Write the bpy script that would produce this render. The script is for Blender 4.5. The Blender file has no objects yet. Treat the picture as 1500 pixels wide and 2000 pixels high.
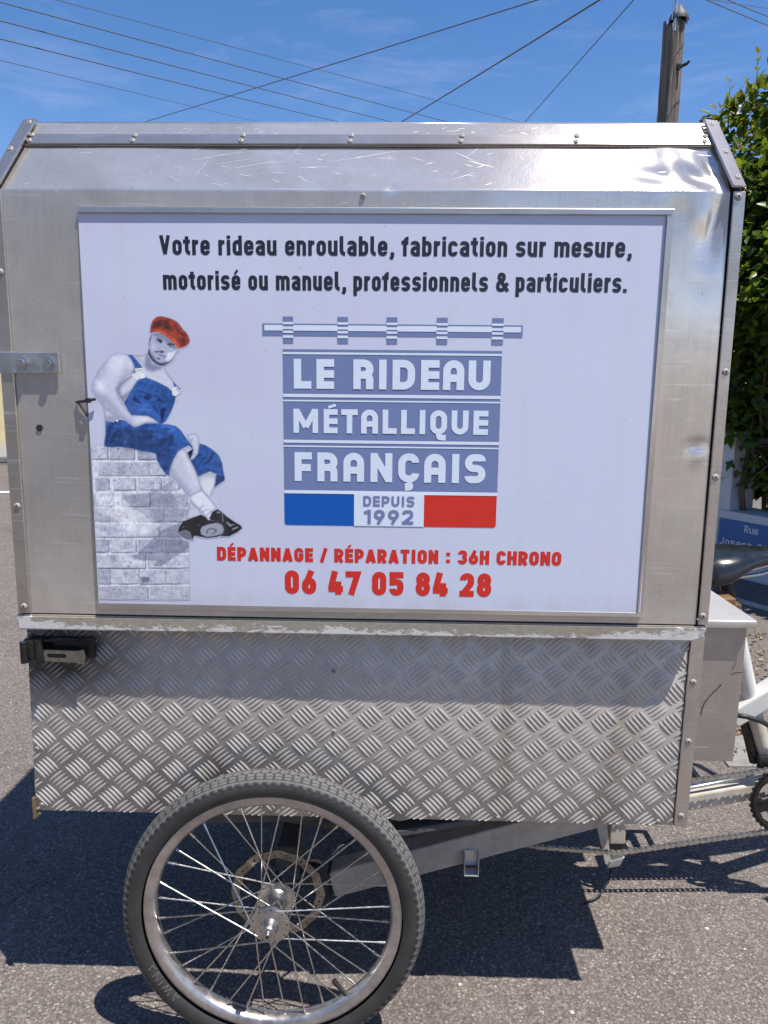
import bpy, bmesh, math, random
import numpy as np
from mathutils import Vector, Matrix
from mathutils.geometry import delaunay_2d_cdt

random.seed(7)
scene = bpy.context.scene
COL = scene.collection
R = math.radians
PI = math.pi

# ------------------------------------------------------------------ camera
cd = bpy.data.cameras.new('camera')
cam = bpy.data.objects.new('camera', cd)
COL.objects.link(cam)
PITCH, YAW, ROLL = R(9.55), R(1.41), R(0.566)
fwd = Vector((-math.sin(YAW) * math.cos(PITCH), math.cos(YAW) * math.cos(PITCH), -math.sin(PITCH)))
r0 = Vector((math.cos(YAW), math.sin(YAW), 0))
u0 = r0.cross(fwd)
rt = math.cos(ROLL) * r0 + math.sin(ROLL) * u0
up = -math.sin(ROLL) * r0 + math.cos(ROLL) * u0
m = Matrix((rt, up, -fwd)).transposed().to_4x4()
m.translation = Vector((0, -1.153, 1.105))
cam.matrix_world = m
cd.sensor_fit = 'VERTICAL'
cd.sensor_height = 24.0
cd.lens = 24.0 * 1455.0 / 2000.0
cd.clip_start = 0.02
cd.clip_end = 2000
scene.camera = cam

# ------------------------------------------------------------------ world, sun, exposure
SUN = Vector((0.305, -0.245, 0.92)).normalized()
world = bpy.data.worlds.new('World')
scene.world = world
world.use_nodes = True
wn, wl = world.node_tree.nodes, world.node_tree.links
wn.clear()
sky = wn.new('ShaderNodeTexSky')
sky.sky_type = 'NISHITA'
sky.sun_disc = False
sky.sun_elevation = math.asin(SUN.z)
sky.sun_rotation = math.atan2(SUN.x, SUN.y)
sky.air_density = 1.0
sky.dust_density = 0.2
sky.ozone_density = 2.0
hs = wn.new('ShaderNodeHueSaturation')
hs.inputs['Saturation'].default_value = 1.30
hs.inputs['Value'].default_value = 1.0
tc = wn.new('ShaderNodeTexCoord')
mp = wn.new('ShaderNodeMapping')
mp.inputs['Rotation'].default_value = (0, 0.25, 0.3)
mp.inputs['Scale'].default_value = (2.2, 2.2, 9.0)
nz = wn.new('ShaderNodeTexNoise')
nz.inputs['Scale'].default_value = 2.2
nz.inputs['Detail'].default_value = 7
nz.inputs['Roughness'].default_value = 0.62
nz.inputs['Distortion'].default_value = 0.6
rmp = wn.new('ShaderNodeMapRange')
rmp.inputs['From Min'].default_value = 0.52
rmp.inputs['From Max'].default_value = 0.85
rmp.inputs['To Max'].default_value = 0.16
mx = wn.new('ShaderNodeMixRGB')
mx.inputs['Color2'].default_value = (6.5, 7.3, 8.6, 1)
bg = wn.new('ShaderNodeBackground')
bg.inputs['Strength'].default_value = 0.110
wo = wn.new('ShaderNodeOutputWorld')
wl.new(sky.outputs[0], hs.inputs['Color'])
wl.new(tc.outputs['Generated'], mp.inputs['Vector'])
wl.new(mp.outputs[0], nz.inputs['Vector'])
wl.new(nz.outputs['Fac'], rmp.inputs['Value'])
wl.new(rmp.outputs[0], mx.inputs['Fac'])
wl.new(hs.outputs[0], mx.inputs['Color1'])
tint = wn.new('ShaderNodeMixRGB')
tint.blend_type = 'MULTIPLY'
tint.inputs['Fac'].default_value = 1.0
tint.inputs['Color2'].default_value = (1.20, 1.0, 1.05, 1)
wl.new(mx.outputs[0], tint.inputs['Color1'])
wl.new(tint.outputs[0], bg.inputs['Color'])
wl.new(bg.outputs[0], wo.inputs['Surface'])

sd = bpy.data.lights.new('sun', 'SUN')
sd.energy = 5.0
sd.angle = R(0.5)
sd.color = (1.0, 0.955, 0.88)
sun = bpy.data.objects.new('sun', sd)
COL.objects.link(sun)
sun.location = (4, -4, 12)
sun.rotation_euler = SUN.to_track_quat('Z', 'Y').to_euler()

scene.view_settings.view_transform = 'Standard'
scene.view_settings.look = 'None'
scene.view_settings.exposure = 0.48
scene.view_settings.gamma = 1.0
scene.render.engine = 'CYCLES'
scene.cycles.use_denoising = True
scene.cycles.max_bounces = 6
scene.cycles.transparent_max_bounces = 6
scene.cycles.sample_clamp_indirect = 6.0

# ------------------------------------------------------------------ material helpers
def lin(c):
    c = c / 255.0
    return c / 12.92 if c <= 0.04045 else ((c + 0.055) / 1.055) ** 2.4

class NT:
    """a small wrapper for building node materials"""
    def __init__(s, name):
        s.m = bpy.data.materials.new(name)
        s.m.use_nodes = True
        s.n, s.l = s.m.node_tree.nodes, s.m.node_tree.links
        s.n.clear()
        s.out = s.n.new('ShaderNodeOutputMaterial')
        s.b = s.n.new('ShaderNodeBsdfPrincipled')
        s.l.new(s.b.outputs[0], s.out.inputs['Surface'])
        s.tc = s.n.new('ShaderNodeTexCoord')
        s.bump_n = None
    def set(s, k, v):
        i = s.b.inputs[k]
        if hasattr(v, 'is_output'):
            s.l.new(v, i)
        else:
            i.default_value = (*v, 1) if isinstance(v, tuple) and len(v) == 3 else v
        return s
    def co(s, scale=(1, 1, 1), rot=(0, 0, 0), loc=(0, 0, 0)):
        mp = s.n.new('ShaderNodeMapping')
        mp.inputs['Scale'].default_value = scale
        mp.inputs['Rotation'].default_value = rot
        mp.inputs['Location'].default_value = loc
        s.l.new(s.tc.outputs['Object'], mp.inputs['Vector'])
        return mp.outputs[0]
    def noise(s, vec, scale, detail=4, rough=0.55, dist=0.0, col=False):
        t = s.n.new('ShaderNodeTexNoise')
        t.inputs['Scale'].default_value = scale
        t.inputs['Detail'].default_value = detail
        t.inputs['Roughness'].default_value = rough
        t.inputs['Distortion'].default_value = dist
        s.l.new(vec, t.inputs['Vector'])
        return t.outputs['Color' if col else 'Fac']
    def vor(s, vec, scale, feature='F1', out='Distance', rand=1.0):
        t = s.n.new('ShaderNodeTexVoronoi')
        t.feature = feature
        t.inputs['Scale'].default_value = scale
        t.inputs['Randomness'].default_value = rand
        s.l.new(vec, t.inputs['Vector'])
        return t.outputs[out]
    def ramp(s, fac, stops, interp='LINEAR'):
        t = s.n.new('ShaderNodeValToRGB')
        t.color_ramp.interpolation = interp
        e = t.color_ramp.elements
        while len(e) < len(stops):
            e.new(0.5)
        for k, (p, c) in enumerate(stops):
            e[k].position = p
            e[k].color = (*c, 1) if isinstance(c, tuple) else (c, c, c, 1)
        s.l.new(fac, t.inputs['Fac'])
        return t.outputs['Color']
    def mix(s, fac, a, b, mode='MIX'):
        t = s.n.new('ShaderNodeMixRGB')
        t.blend_type = mode
        for k, v in (('Fac', fac), ('Color1', a), ('Color2', b)):
            if hasattr(v, 'is_output'):
                s.l.new(v, t.inputs[k])
            elif k == 'Fac':
                t.inputs[k].default_value = v
            else:
                t.inputs[k].default_value = (*v, 1) if isinstance(v, tuple) else (v, v, v, 1)
        return t.outputs[0]
    def math(s, op, a, b=0.0):
        t = s.n.new('ShaderNodeMath')
        t.operation = op
        for k, v in ((0, a), (1, b)):
            if hasattr(v, 'is_output'):
                s.l.new(v, t.inputs[k])
            else:
                t.inputs[k].default_value = v
        return t.outputs[0]
    def mrange(s, v, a, b, c, d):
        t = s.n.new('ShaderNodeMapRange')
        s.l.new(v, t.inputs['Value'])
        for k, x in zip(('From Min', 'From Max', 'To Min', 'To Max'), (a, b, c, d)):
            t.inputs[k].default_value = x
        return t.outputs[0]
    def attr(s, name, out='Color'):
        t = s.n.new('ShaderNodeAttribute')
        t.attribute_name = name
        return t.outputs[out]
    def bump(s, height, strength=0.3, dist=0.001):
        t = s.n.new('ShaderNodeBump')
        t.inputs['Strength'].default_value = strength
        t.inputs['Distance'].default_value = dist
        s.l.new(height, t.inputs['Height'])
        if s.bump_n is not None:
            s.l.new(s.bump_n, t.inputs['Normal'])
        s.bump_n = t.outputs[0]
        s.l.new(s.bump_n, s.b.inputs['Normal'])
        return s
    def sep(s, vec):
        t = s.n.new('ShaderNodeSeparateXYZ')
        s.l.new(vec, t.inputs[0])
        return t.outputs

def scratch(nt, seed, rot, dens=0.93, scale=5.0, stretch=60):
    """thin straight scratches: strongly stretched noise cut high, broken up by a second noise"""
    v = nt.co((1.0, stretch, stretch), (0, rot, 0), (seed, seed * 2.3, seed * 0.7))
    a = nt.noise(v, scale, 2, 0.5)
    b = nt.noise(nt.co(loc=(seed * 3.1, 0, seed)), 9, 2, 0.5)
    a = nt.mrange(a, dens * 0.74, dens * 0.74 + 0.03, 0, 1)
    b = nt.mrange(b, 0.54, 0.62, 0, 1)
    return nt.math('MULTIPLY', a, b)

def aluminium(name, base=(0.62, 0.615, 0.60), rough=(0.30, 0.46), brush=(0, 0, 0), dirt=0.35, metal=1.0, seed=0.0, scr=0.6, roof=None):
    nt = NT(name)
    n1 = nt.noise(nt.co(loc=(seed, seed, seed)), 5.0, 6, 0.6, 0.4)
    n2 = nt.noise(nt.co(loc=(seed + 4, 0, 0)), 38.0, 5, 0.65)
    nb = nt.noise(nt.co((3, 200, 200) if brush == 'x' else (200, 200, 3), loc=(seed, 0, 0)), 2.0, 3, 0.6)
    dk = tuple(c * (1 - dirt) * f for c, f in zip(base, (1.0, 0.97, 0.92)))
    c = nt.mix(nt.mrange(n1, 0.38, 0.68, 0, 1), base, dk)
    c = nt.mix(nt.mrange(n2, 0.35, 0.7, 0.0, 0.35), c, tuple(x * 0.62 for x in base))
    c = nt.mix(nt.mrange(nb, 0.4, 0.65, 0, 0.16), c, tuple(min(1, x * 1.2) for x in base))
    # dull spots where dirt sits on the sheet
    sp = nt.noise(nt.co(loc=(seed * 2, 1, 3)), 160.0, 2, 0.5)
    c = nt.mix(nt.mrange(sp, 0.70, 0.76, 0, 0.35), c, (0.16, 0.14, 0.12))
    rg = nt.mrange(nt.math('ADD', nt.math('MULTIPLY', n1, 0.6), nt.math('MULTIPLY', n2, 0.4)), 0.35, 0.65, rough[0], rough[1])
    if roof:                             # the weathered top is polished smoother than the sides
        z = nt.sep(nt.tc.outputs['Object'])[2]
        rg = nt.math('MULTIPLY', rg, nt.mrange(z, 1.375, 1.385, 1.0, roof))
    s1 = scratch(nt, seed + 1.3, 0.12, 0.88)
    s2 = scratch(nt, seed + 5.1, -0.35, 0.90)
    s3 = scratch(nt, seed + 9.7, 1.2, 0.93)
    sc = nt.math('MAXIMUM', nt.math('MAXIMUM', s1, s2), s3)
    c = nt.mix(nt.math('MULTIPLY', sc, scr), c, (0.86, 0.85, 0.84))
    nt.set('Base Color', c).set('Metallic', metal).set('Roughness', rg).set('Specular IOR Level', 0.3)
    nt.bump(nb, 0.10, 0.0006)
    nt.bump(n1, 0.12, 0.004)
    nt.bump(sc, -0.25, 0.0004)
    return nt.m

def plain(name, col, rough=0.5, metal=0.0, var=0.2, scale=30, bump=0.0, spec=None, bdist=0.001):
    nt = NT(name)
    n = nt.noise(nt.co(), scale, 5, 0.6)
    n2 = nt.noise(nt.co(loc=(3, 7, 1)), scale * 0.18, 4, 0.6)
    f = nt.mrange(nt.math('ADD', nt.math('MULTIPLY', n, 0.5), nt.math('MULTIPLY', n2, 0.5)), 0.35, 0.65, 0, 1)
    c = nt.mix(f, tuple(x * (1 - var) for x in col), tuple(min(1, x * (1 + var)) for x in col))
    nt.set('Base Color', c).set('Metallic', metal)
    nt.set('Roughness', nt.mrange(n, 0.3, 0.7, max(0.02, rough - 0.08), min(1, rough + 0.08)))
    if spec is not None:
        nt.set('Specular IOR Level', spec)
    if bump:
        nt.bump(n, bump, bdist)
    return nt.m

# ------------------------------------------------------------------ mesh helpers
class MB:
    """collects shapes and links them as ONE mesh object"""
    def __init__(s):
        s.v, s.f = [], []
    def add(s, verts, faces):
        o = len(s.v)
        s.v += [tuple(v) for v in verts]
        s.f += [tuple(i + o for i in f) for f in faces]
    def addbm(s, bm):
        bm.verts.index_update()
        s.add([v.co[:] for v in bm.verts], [[v.index for v in f.verts] for f in bm.faces])
        bm.free()
    def hexa(s, p, bev=0.0, seg=2):
        """p: eight points, bottom loop of four then top loop of four"""
        bm = bmesh.new()
        vs = [bm.verts.new(q) for q in p]
        for f in ((0, 3, 2, 1), (4, 5, 6, 7), (0, 1, 5, 4), (1, 2, 6, 5), (2, 3, 7, 6), (3, 0, 4, 7)):
            bm.faces.new([vs[i] for i in f])
        bmesh.ops.recalc_face_normals(bm, faces=bm.faces)
        if bev:
            bmesh.ops.bevel(bm, geom=list(bm.edges), offset=bev, segments=seg, affect='EDGES', profile=0.5)
        s.addbm(bm)
    def box(s, x0, x1, y0, y1, z0, z1, bev=0.0, seg=2):
        s.hexa([(x0, y0, z0), (x1, y0, z0), (x1, y1, z0), (x0, y1, z0), (x0, y0, z1), (x1, y0, z1), (x1, y1, z1), (x0, y1, z1)], bev, seg)
    def bar(s, a, b, w, h, upv=(0, 0, 1), bev=0.002):
        """rectangular tube from a to b; w sideways, h along upv"""
        a, b = Vector(a), Vector(b)
        d = (b - a).normalized()
        sx = d.cross(Vector(upv)).normalized()
        uz = sx.cross(d).normalized()
        q = []
        for p in (a, b):
            q += [p - sx * w / 2 - uz * h / 2, p + sx * w / 2 - uz * h / 2, p + sx * w / 2 + uz * h / 2, p - sx * w / 2 + uz * h / 2]
        s.hexa(q, bev)
    def tube(s, pts, rad, seg=12, cap=True):
        pts = [Vector(p) for p in pts]
        rads = rad if isinstance(rad, (list, tuple)) else [rad] * len(pts)
        rings, n = [], len(pts)
        d0 = (pts[1] - pts[0]).normalized()
        ref = Vector((0, 0, 1)) if abs(d0.z) < 0.9 else Vector((1, 0, 0))
        x = d0.cross(ref).normalized()
        for i in range(n):
            d = (pts[min(i + 1, n - 1)] - pts[max(i - 1, 0)]).normalized()
            x = (x - d * x.dot(d)).normalized()
            y = d.cross(x)
            rings.append([pts[i] + (x * math.cos(2 * PI * k / seg) + y * math.sin(2 * PI * k / seg)) * rads[i] for k in range(seg)])
        v = [q for r in rings for q in r]
        f = []
        for i in range(n - 1):
            for k in range(seg):
                k2 = (k + 1) % seg
                f.append((i * seg + k, i * seg + k2, (i + 1) * seg + k2, (i + 1) * seg + k))
        if cap:
            f.append(tuple(range(seg))[::-1])
            f.append(tuple(range((n - 1) * seg, n * seg)))
        s.add(v, f)
    def lathe(s, prof, c=(0, 0, 0), axis='y', seg=32, close=False):
        """prof: (radius, along axis) pairs"""
        n = len(prof)
        v, f = [], []
        for k in range(seg):
            a = 2 * PI * k / seg
            for r, h in prof:
                ca, sa = r * math.cos(a), r * math.sin(a)
                p = {'y': (ca, h, sa), 'z': (ca, -sa, h), 'x': (h, sa, ca)}[axis]
                v.append((p[0] + c[0], p[1] + c[1], p[2] + c[2]))
        for k in range(seg):
            k2 = (k + 1) % seg
            for i in range(n if close else n - 1):
                j = (i + 1) % n
                f.append((k * n + i, k * n + j, k2 * n + j, k2 * n + i))
        s.add(v, f)
    def build(s, name, mat, parent=None, smooth=False, angle=None):
        me = bpy.data.meshes.new(name)
        me.from_pydata(s.v, [], s.f)
        me.update()
        me.materials.append(mat)
        if smooth:
            me.polygons.foreach_set('use_smooth', [True] * len(me.polygons))
            if angle:
                me.set_sharp_from_angle(angle=R(angle))
        o = bpy.data.objects.new(name, me)
        COL.objects.link(o)
        hang(o, parent)
        return o

ROOTLOC = {}
def hang(o, parent):
    if parent is not None:
        o.parent = parent
        if parent.name in ROOTLOC:      # direct part of a thing: keep world coordinates
            o.matrix_parent_inverse = Matrix.Translation(-ROOTLOC[parent.name])

def tag(o, label=None, cat=None, group=None, kind=None):
    for k, v in (('label', label), ('category', cat), ('group', group), ('kind', kind)):
        if v:
            o[k] = v
    return o

def thing(name, loc, label, cat, group=None):
    o = bpy.data.objects.new(name, None)
    o.empty_display_size = 0.1
    o.location = loc
    COL.objects.link(o)
    ROOTLOC[o.name] = Vector(loc)
    return tag(o, label, cat, group)

def copy_at(o, loc, rot=None, parent=None):
    c = o.copy()
    COL.objects.link(c)
    c.location = loc
    if rot:
        c.rotation_euler = rot
    if parent is not None:
        c.parent = parent
    return c

# ------------------------------------------------------------------ flat lettering: stroked glyph skeletons
def fillet(pts, rad, closed=False):
    """polyline with rounded corners; rad is one radius or one per point"""
    n = len(pts)
    rad = rad if isinstance(rad, (list, tuple)) else [rad] * n
    out = []
    for i in range(n):
        p = Vector(pts[i])
        if not closed and i in (0, n - 1):
            out.append(p)
            continue
        a, b = Vector(pts[i - 1]), Vector(pts[(i + 1) % n])
        la, lb = (a - p).length, (b - p).length
        ua, ub = (a - p) / la, (b - p) / lb
        ca = max(-1, min(1, ua.dot(ub)))
        th = math.acos(ca)
        if rad[i] <= 1e-6 or th > PI - 0.05:
            out.append(p)
            continue
        lim_a = la * (0.5 if closed or i - 1 > 0 else 1.0)
        lim_b = lb * (0.5 if closed or i + 1 < n - 1 else 1.0)
        t = min(rad[i] / math.tan(th / 2), lim_a * 0.999, lim_b * 0.999)
        r = t * math.tan(th / 2)
        bis = (ua + ub).normalized()
        c = p + bis * (r / math.sin(th / 2))
        s0, s1 = p + ua * t, p + ub * t
        a0 = math.atan2(*(s0 - c).yx)
        a1 = math.atan2(*(s1 - c).yx)
        d = (a1 - a0 + PI) % (2 * PI) - PI
        for k in range(7):
            q = a0 + d * k / 6
            out.append(c + Vector((math.cos(q), math.sin(q))) * r)
    return out

def stroke_quads(pts, t, closed=False):
    """convex pieces of a stroked polyline: one rectangle per segment, one mitre kite per joint"""
    pts = [p for i, p in enumerate(pts) if i == 0 or (p - pts[i - 1]).length > 1e-6]
    if closed and (pts[0] - pts[-1]).length < 1e-6:
        pts = pts[:-1]
    n = len(pts)
    h = t / 2
    q, nrm = [], []
    for i in range(n if closed else n - 1):
        d = (pts[(i + 1) % n] - pts[i]).normalized()
        nv = Vector((-d.y, d.x))
        nrm.append(nv)
        q.append([pts[i] + nv * h, pts[i] - nv * h, pts[(i + 1) % n] - nv * h, pts[(i + 1) % n] + nv * h])
    m_ = len(nrm)
    for i in range(m_):
        if not closed and i == 0:
            continue
        n1, n2, p = nrm[i - 1], nrm[i], pts[i]
        cr = n1.x * n2.y - n1.y * n2.x
        if abs(cr) < 1e-4:
            continue
        sg = -1 if cr > 0 else 1
        bs = n1 + n2
        if bs.length < 0.3:
            continue
        bs.normalize()
        tip = p + bs * (sg * h / max(0.4, bs.dot(n1)))
        q.append([p, p + n1 * (sg * h), tip, p + n2 * (sg * h)])
    return q

def glyph(ch, w, t, style):
    """strokes [(points, radius, closed)] in cap-height units; w = advance of the letter body, t = stroke"""
    L, Rr, B, T = t / 2, w - t / 2, t / 2, 1 - t / 2
    xh = 0.775
    X = xh - t / 2
    M = xh * 0.5
    big = 0.30
    C = (L + Rr) / 2
    tH = t * 0.86                       # horizontals a little thinner
    S = []
    def s(pts, r=0.0, closed=False, k=1.0):
        S.append((pts, r, closed, k))
    if ch == 'o': s([(L, B), (Rr, B), (Rr, X), (L, X)], big, True)
    elif ch == 'n': s([(L, 0), (L, xh)]); s([(L, X * .55), (L, X), (Rr, X), (Rr, 0)], big)
    elif ch == 'm': s([(L, 0), (L, xh)]); s([(L, X * .55), (L, X), (C, X), (C, 0)], big); s([(C, X * .55), (C, X), (Rr, X), (Rr, 0)], big)
    elif ch == 'u': s([(Rr, 0), (Rr, xh)]); s([(L, xh), (L, B), (Rr, B), (Rr, X * .5)], big)
    elif ch == 'r': s([(L, 0), (L, xh)]); s([(L, X * .5), (L, X), (w, X)], big)
    elif ch == 't': s([(L + .06, .95), (L + .06, B), (w, B)], big * .8); s([(-.04, xh - t * .45), (w, xh - t * .45)])
    elif ch == 'i': s([(L, 0), (L, xh)]); s([(L, 1.0), (L, 1.0 - t * .85)])
    elif ch == 'l': s([(L, 1), (L, B), (w, B)], big * .8)
    elif ch == 'd': s([(Rr, 0), (Rr, 1)]); s([(L, B), (Rr, B), (Rr, X), (L, X)], big, True)
    elif ch == 'b': s([(L, 0), (L, 1)]); s([(L, B), (Rr, B), (Rr, X), (L, X)], big, True)
    elif ch == 'p': s([(L, -.26), (L, xh)]); s([(L, B), (Rr, B), (Rr, X), (L, X)], big, True)
    elif ch == 'h': s([(L, 0), (L, 1)]); s([(L, X * .55), (L, X), (Rr, X), (Rr, 0)], big)
    elif ch in 'eé':
        s([(L, M), (Rr, M), (Rr, X), (L, X), (L, B), (Rr, B), (Rr, B + .13)], [0, 0, big, big, big, big, 0])
        if ch == 'é': s([(C - .06, .83), (C + .09, 1.05)], 0, False, .62)
    elif ch == 'a': s([(L, X - .09), (L, X), (Rr, X), (Rr, 0)], big); s([(Rr, M + .03), (L, M + .03), (L, B), (Rr, B)], big * .8)
    elif ch == 's': s([(Rr, X - .10), (Rr, X), (L, X), (L, M), (Rr, M), (Rr, B), (L, B), (L, B + .10)], big)
    elif ch == 'c': s([(Rr, X - .14), (Rr, X), (L, X), (L, B), (Rr, B), (Rr, B + .14)], big)
    elif ch == 'f': s([(w, T), (L + .05, T), (L + .05, 0)], big); s([(-.04, xh - t * .45), (w, xh - t * .45)])
    elif ch == ',': s([(L + .05, t * 1.0), (L + .05, 0), (L - .03, -.16)])
    elif ch == '.': s([(L, 0), (L, t * 1.0)])
    elif ch == "'": s([(L, 1.0), (L, .74)])
    elif ch == ':': s([(L, .08), (L, .08 + t * .95)]); s([(L, .58), (L, .58 + t * .95)])
    elif ch == '/': s([(L * .6, -.02), (Rr + L * .4, 1.02)])
    elif ch == '&':
        s([(w + .02, 0.02), (L + .06, .70), (L + .06, T), (C + .10, T), (C + .10, .64), (L, .44), (L, B), (C + .06, B), (w, .46)], [0, .12, .12, .14, .12, .15, .2, .16, 0])
    elif ch == 'V': s([(L, 1), (C, 0 + t * .2)]); s([(Rr, 1), (C, 0 + t * .2)])
    elif ch == 'W': s([(L, 1), (w * .28, t * .2)]); s([(w * .28, t * .2), (C, .9)]); s([(C, .9), (w * .72, t * .2)]); s([(w * .72, t * .2), (Rr, 1)])
    elif ch in 'AÀ':
        if style == 'logo': s([(L, 0), (L, T), (Rr, T), (Rr, 0)], .26); s([(L, .40), (Rr, .40)])
        else: s([(L * .9, 0), (C, 1 - t * .15)]); s([(w - L * .9, 0), (C, 1 - t * .15)]); s([(w * .25, .24), (w * .75, .24)])
    elif ch in 'EÉ':
        s([(L, 0), (L, 1)]); s([(0, B), (w, B)]); s([(0, T), (w, T)]); s([(L, .5), (w - (0 if style == 'logo' else .03), .5)])
        if ch == 'É': s([(C - .10, 1.07), (C + .22, 1.17)], 0, False, .48) if style == 'logo' else s([(C - .09, 1.08), (C + .13, 1.27)], 0, False, .5)
    elif ch == 'F': s([(L, 0), (L, 1)]); s([(0, T), (w, T)]); s([(L, .47), (w - .04, .47)])
    elif ch == 'L': s([(L, 0), (L, 1)]); s([(0, B), (w, B)])
    elif ch == 'T': s([(C, 0), (C, 1)]); s([(0, T), (w, T)])
    elif ch == 'I': s([(C, 0), (C, 1)])
    elif ch == 'H': s([(L, 0), (L, 1)]); s([(Rr, 0), (Rr, 1)]); s([(L, .5), (Rr, .5)])
    elif ch == 'N': s([(L, 0), (L, 1)]); s([(Rr, 0), (Rr, 1)]); s([(L, 1 - t * .3), (Rr, t * .3)])
    elif ch == 'M': s([(L, 0), (L, 1)]); s([(Rr, 0), (Rr, 1)]); s([(L + .02, 1 - t * .2), (C, .24)]); s([(C, .24), (Rr - .02, 1 - t * .2)])
    elif ch == 'U': s([(L, 1), (L, B), (Rr, B), (Rr, 1)], big)
    elif ch == 'J': s([(Rr, 1), (Rr, B), (L, B), (L, .25)], big)
    elif ch == 'D': s([(L, B), (Rr, B), (Rr, T), (L, T)], [0, big, big, 0], True)
    elif ch == 'B': s([(L, B), (Rr, B), (Rr, .52), (L, .52)], [0, .2, .2, 0], True); s([(L, .52), (Rr - .02, .52), (Rr - .02, T), (L, T)], [0, .2, .2, 0], True)
    elif ch == 'P': s([(L, 0), (L, 1)]); s([(L, T), (Rr, T), (Rr, .40), (L, .40)], [0, .24, .24, 0])
    elif ch == 'R':
        s([(L, 0), (L, 1)])
        if style == 'logo': s([(L, T), (Rr, T), (Rr, .48), (L, .48)], [0, .2, .2, 0]); s([(L, .48), (Rr, .48), (Rr, 0)], .16)
        else: s([(L, T), (Rr, T), (Rr, .43), (L, .43)], [0, .24, .24, 0]); s([(C - .02, .43), (Rr + .01, 0)])
    elif ch == 'S': s([(Rr, T - .12), (Rr, T), (L, T), (L, .51), (Rr, .51), (Rr, B), (L, B), (L, B + .12)], .24)
    elif ch in 'CÇ':
        s([(Rr, T - .19), (Rr, T), (L, T), (L, B), (Rr, B), (Rr, B + .19)], big)
        if ch == 'Ç': s([(C, 0), (C + .02, -.07), (C + .06, -.16), (C - .12, -.17)], .05)
    elif ch == 'G': s([(Rr, T - .19), (Rr, T), (L, T), (L, B), (Rr, B), (Rr, .47), (C, .47)], [0, big, big, big, big, 0, 0])
    elif ch in 'O0': s([(L, B), (Rr, B), (Rr, T), (L, T)], big, True)
    elif ch == 'Q': s([(L, B), (Rr, B), (Rr, T), (L, T)], big, True); s([(C, B), (C + .03, -.12), (w - .04, -.14)], .06)
    elif ch == '1': s([(Rr, 0), (Rr, 1)]); s([(Rr, 1 - t * .45), (0, .76)])
    elif ch == '2': s([(L, T - .17), (L, T), (Rr, T), (Rr, .56), (L + .02, B)], [0, big, big, .14, 0]); s([(0, B), (w, B)])
    elif ch == '3': s([(L, T - .15), (L, T), (Rr - .01, T), (Rr - .01, .53), (C - .02, .53)], [0, .24, .22, .2, 0]); s([(C - .02, .53), (Rr, .53), (Rr, B), (L, B), (L, B + .16)], [0, .2, .24, .24, 0])
    elif ch == '4': s([(C - .02, 1), (L - .02, .27)]); s([(0, .24), (w + .02, .24)]); s([(Rr - .05, 0), (Rr - .05, .56)])
    elif ch == '5': s([(w - .01, T), (L + .01, T), (L + .01, .56), (Rr, .59), (Rr, B), (L, B), (L, B + .16)], [0, 0, 0, .24, .26, .26, 0])
    elif ch == '6': s([(L, B), (Rr, B), (Rr, .58), (L, .58)], .26, True); s([(L, .33), (C + .10, 1)])
    elif ch == '7': s([(0, T), (Rr + .03, T), (C - .07, 0)])
    elif ch == '8': s([(L, B), (Rr, B), (Rr, .53), (L, .53)], .22, True); s([(L + .015, .53), (Rr - .015, .53), (Rr - .015, T), (L + .015, T)], .2, True)
    elif ch == '9': s([(L, T), (Rr, T), (Rr, .42), (L, .42)], .26, True); s([(Rr, .67), (C - .10, 0)])
    return S

WID = {}
for k in 'onuhdbpeéasc': WID[k] = .47
WID.update({'m': .74, 'r': .31, 't': .31, 'i': .0, 'l': .27, 'f': .31, ',': .0, '.': .0, "'": .0, ':': .0, '/': .36, '&': .60, ' ': .22, 'I': .0,
            'V': .55, 'W': .8, 'A': .56, 'E': .43, 'É': .43, 'F': .42, 'L': .42, 'T': .48, 'H': .50, 'N': .52, 'M': .66, 'U': .50, 'J': .42, 'D': .50,
            'B': .50, 'P': .49, 'R': .50, 'S': .49, 'C': .49, 'Ç': .49, 'G': .50, 'O': .50, 'Q': .50, '1': .30})
for k in '02345678 9'.replace(' ', ''): WID[k] = .50

def shape_union(polys):
    """triangles covering the union of convex polygons: (2-D verts, faces)"""
    vs, fs = [], []
    for q in polys:
        o = len(vs)
        ar = sum(q[i].x * q[(i + 1) % len(q)].y - q[(i + 1) % len(q)].x * q[i].y for i in range(len(q)))
        if abs(ar) < 1e-9:
            continue
        q = q if ar > 0 else q[::-1]
        vs += [Vector(p) for p in q]
        fs.append(list(range(o, o + len(q))))
    res = delaunay_2d_cdt(vs, [], fs, 0, 1e-7)
    ov, of = res[0], res[2]
    pts = np.array([[p.x, p.y] for p in ov])
    cen = np.array([pts[list(f)].mean(0) for f in of])
    keep = np.zeros(len(of), bool)
    for f in fs:
        q = [vs[i] for i in f]
        ok = np.ones(len(of), bool)
        for i in range(len(q)):
            a, c = q[i], q[(i + 1) % len(q)]
            ok &= (c.x - a.x) * (cen[:, 1] - a.y) - (c.y - a.y) * (cen[:, 0] - a.x) > 0
        keep |= ok
    return ov, [f for f, k in zip(of, keep) if k]

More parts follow.
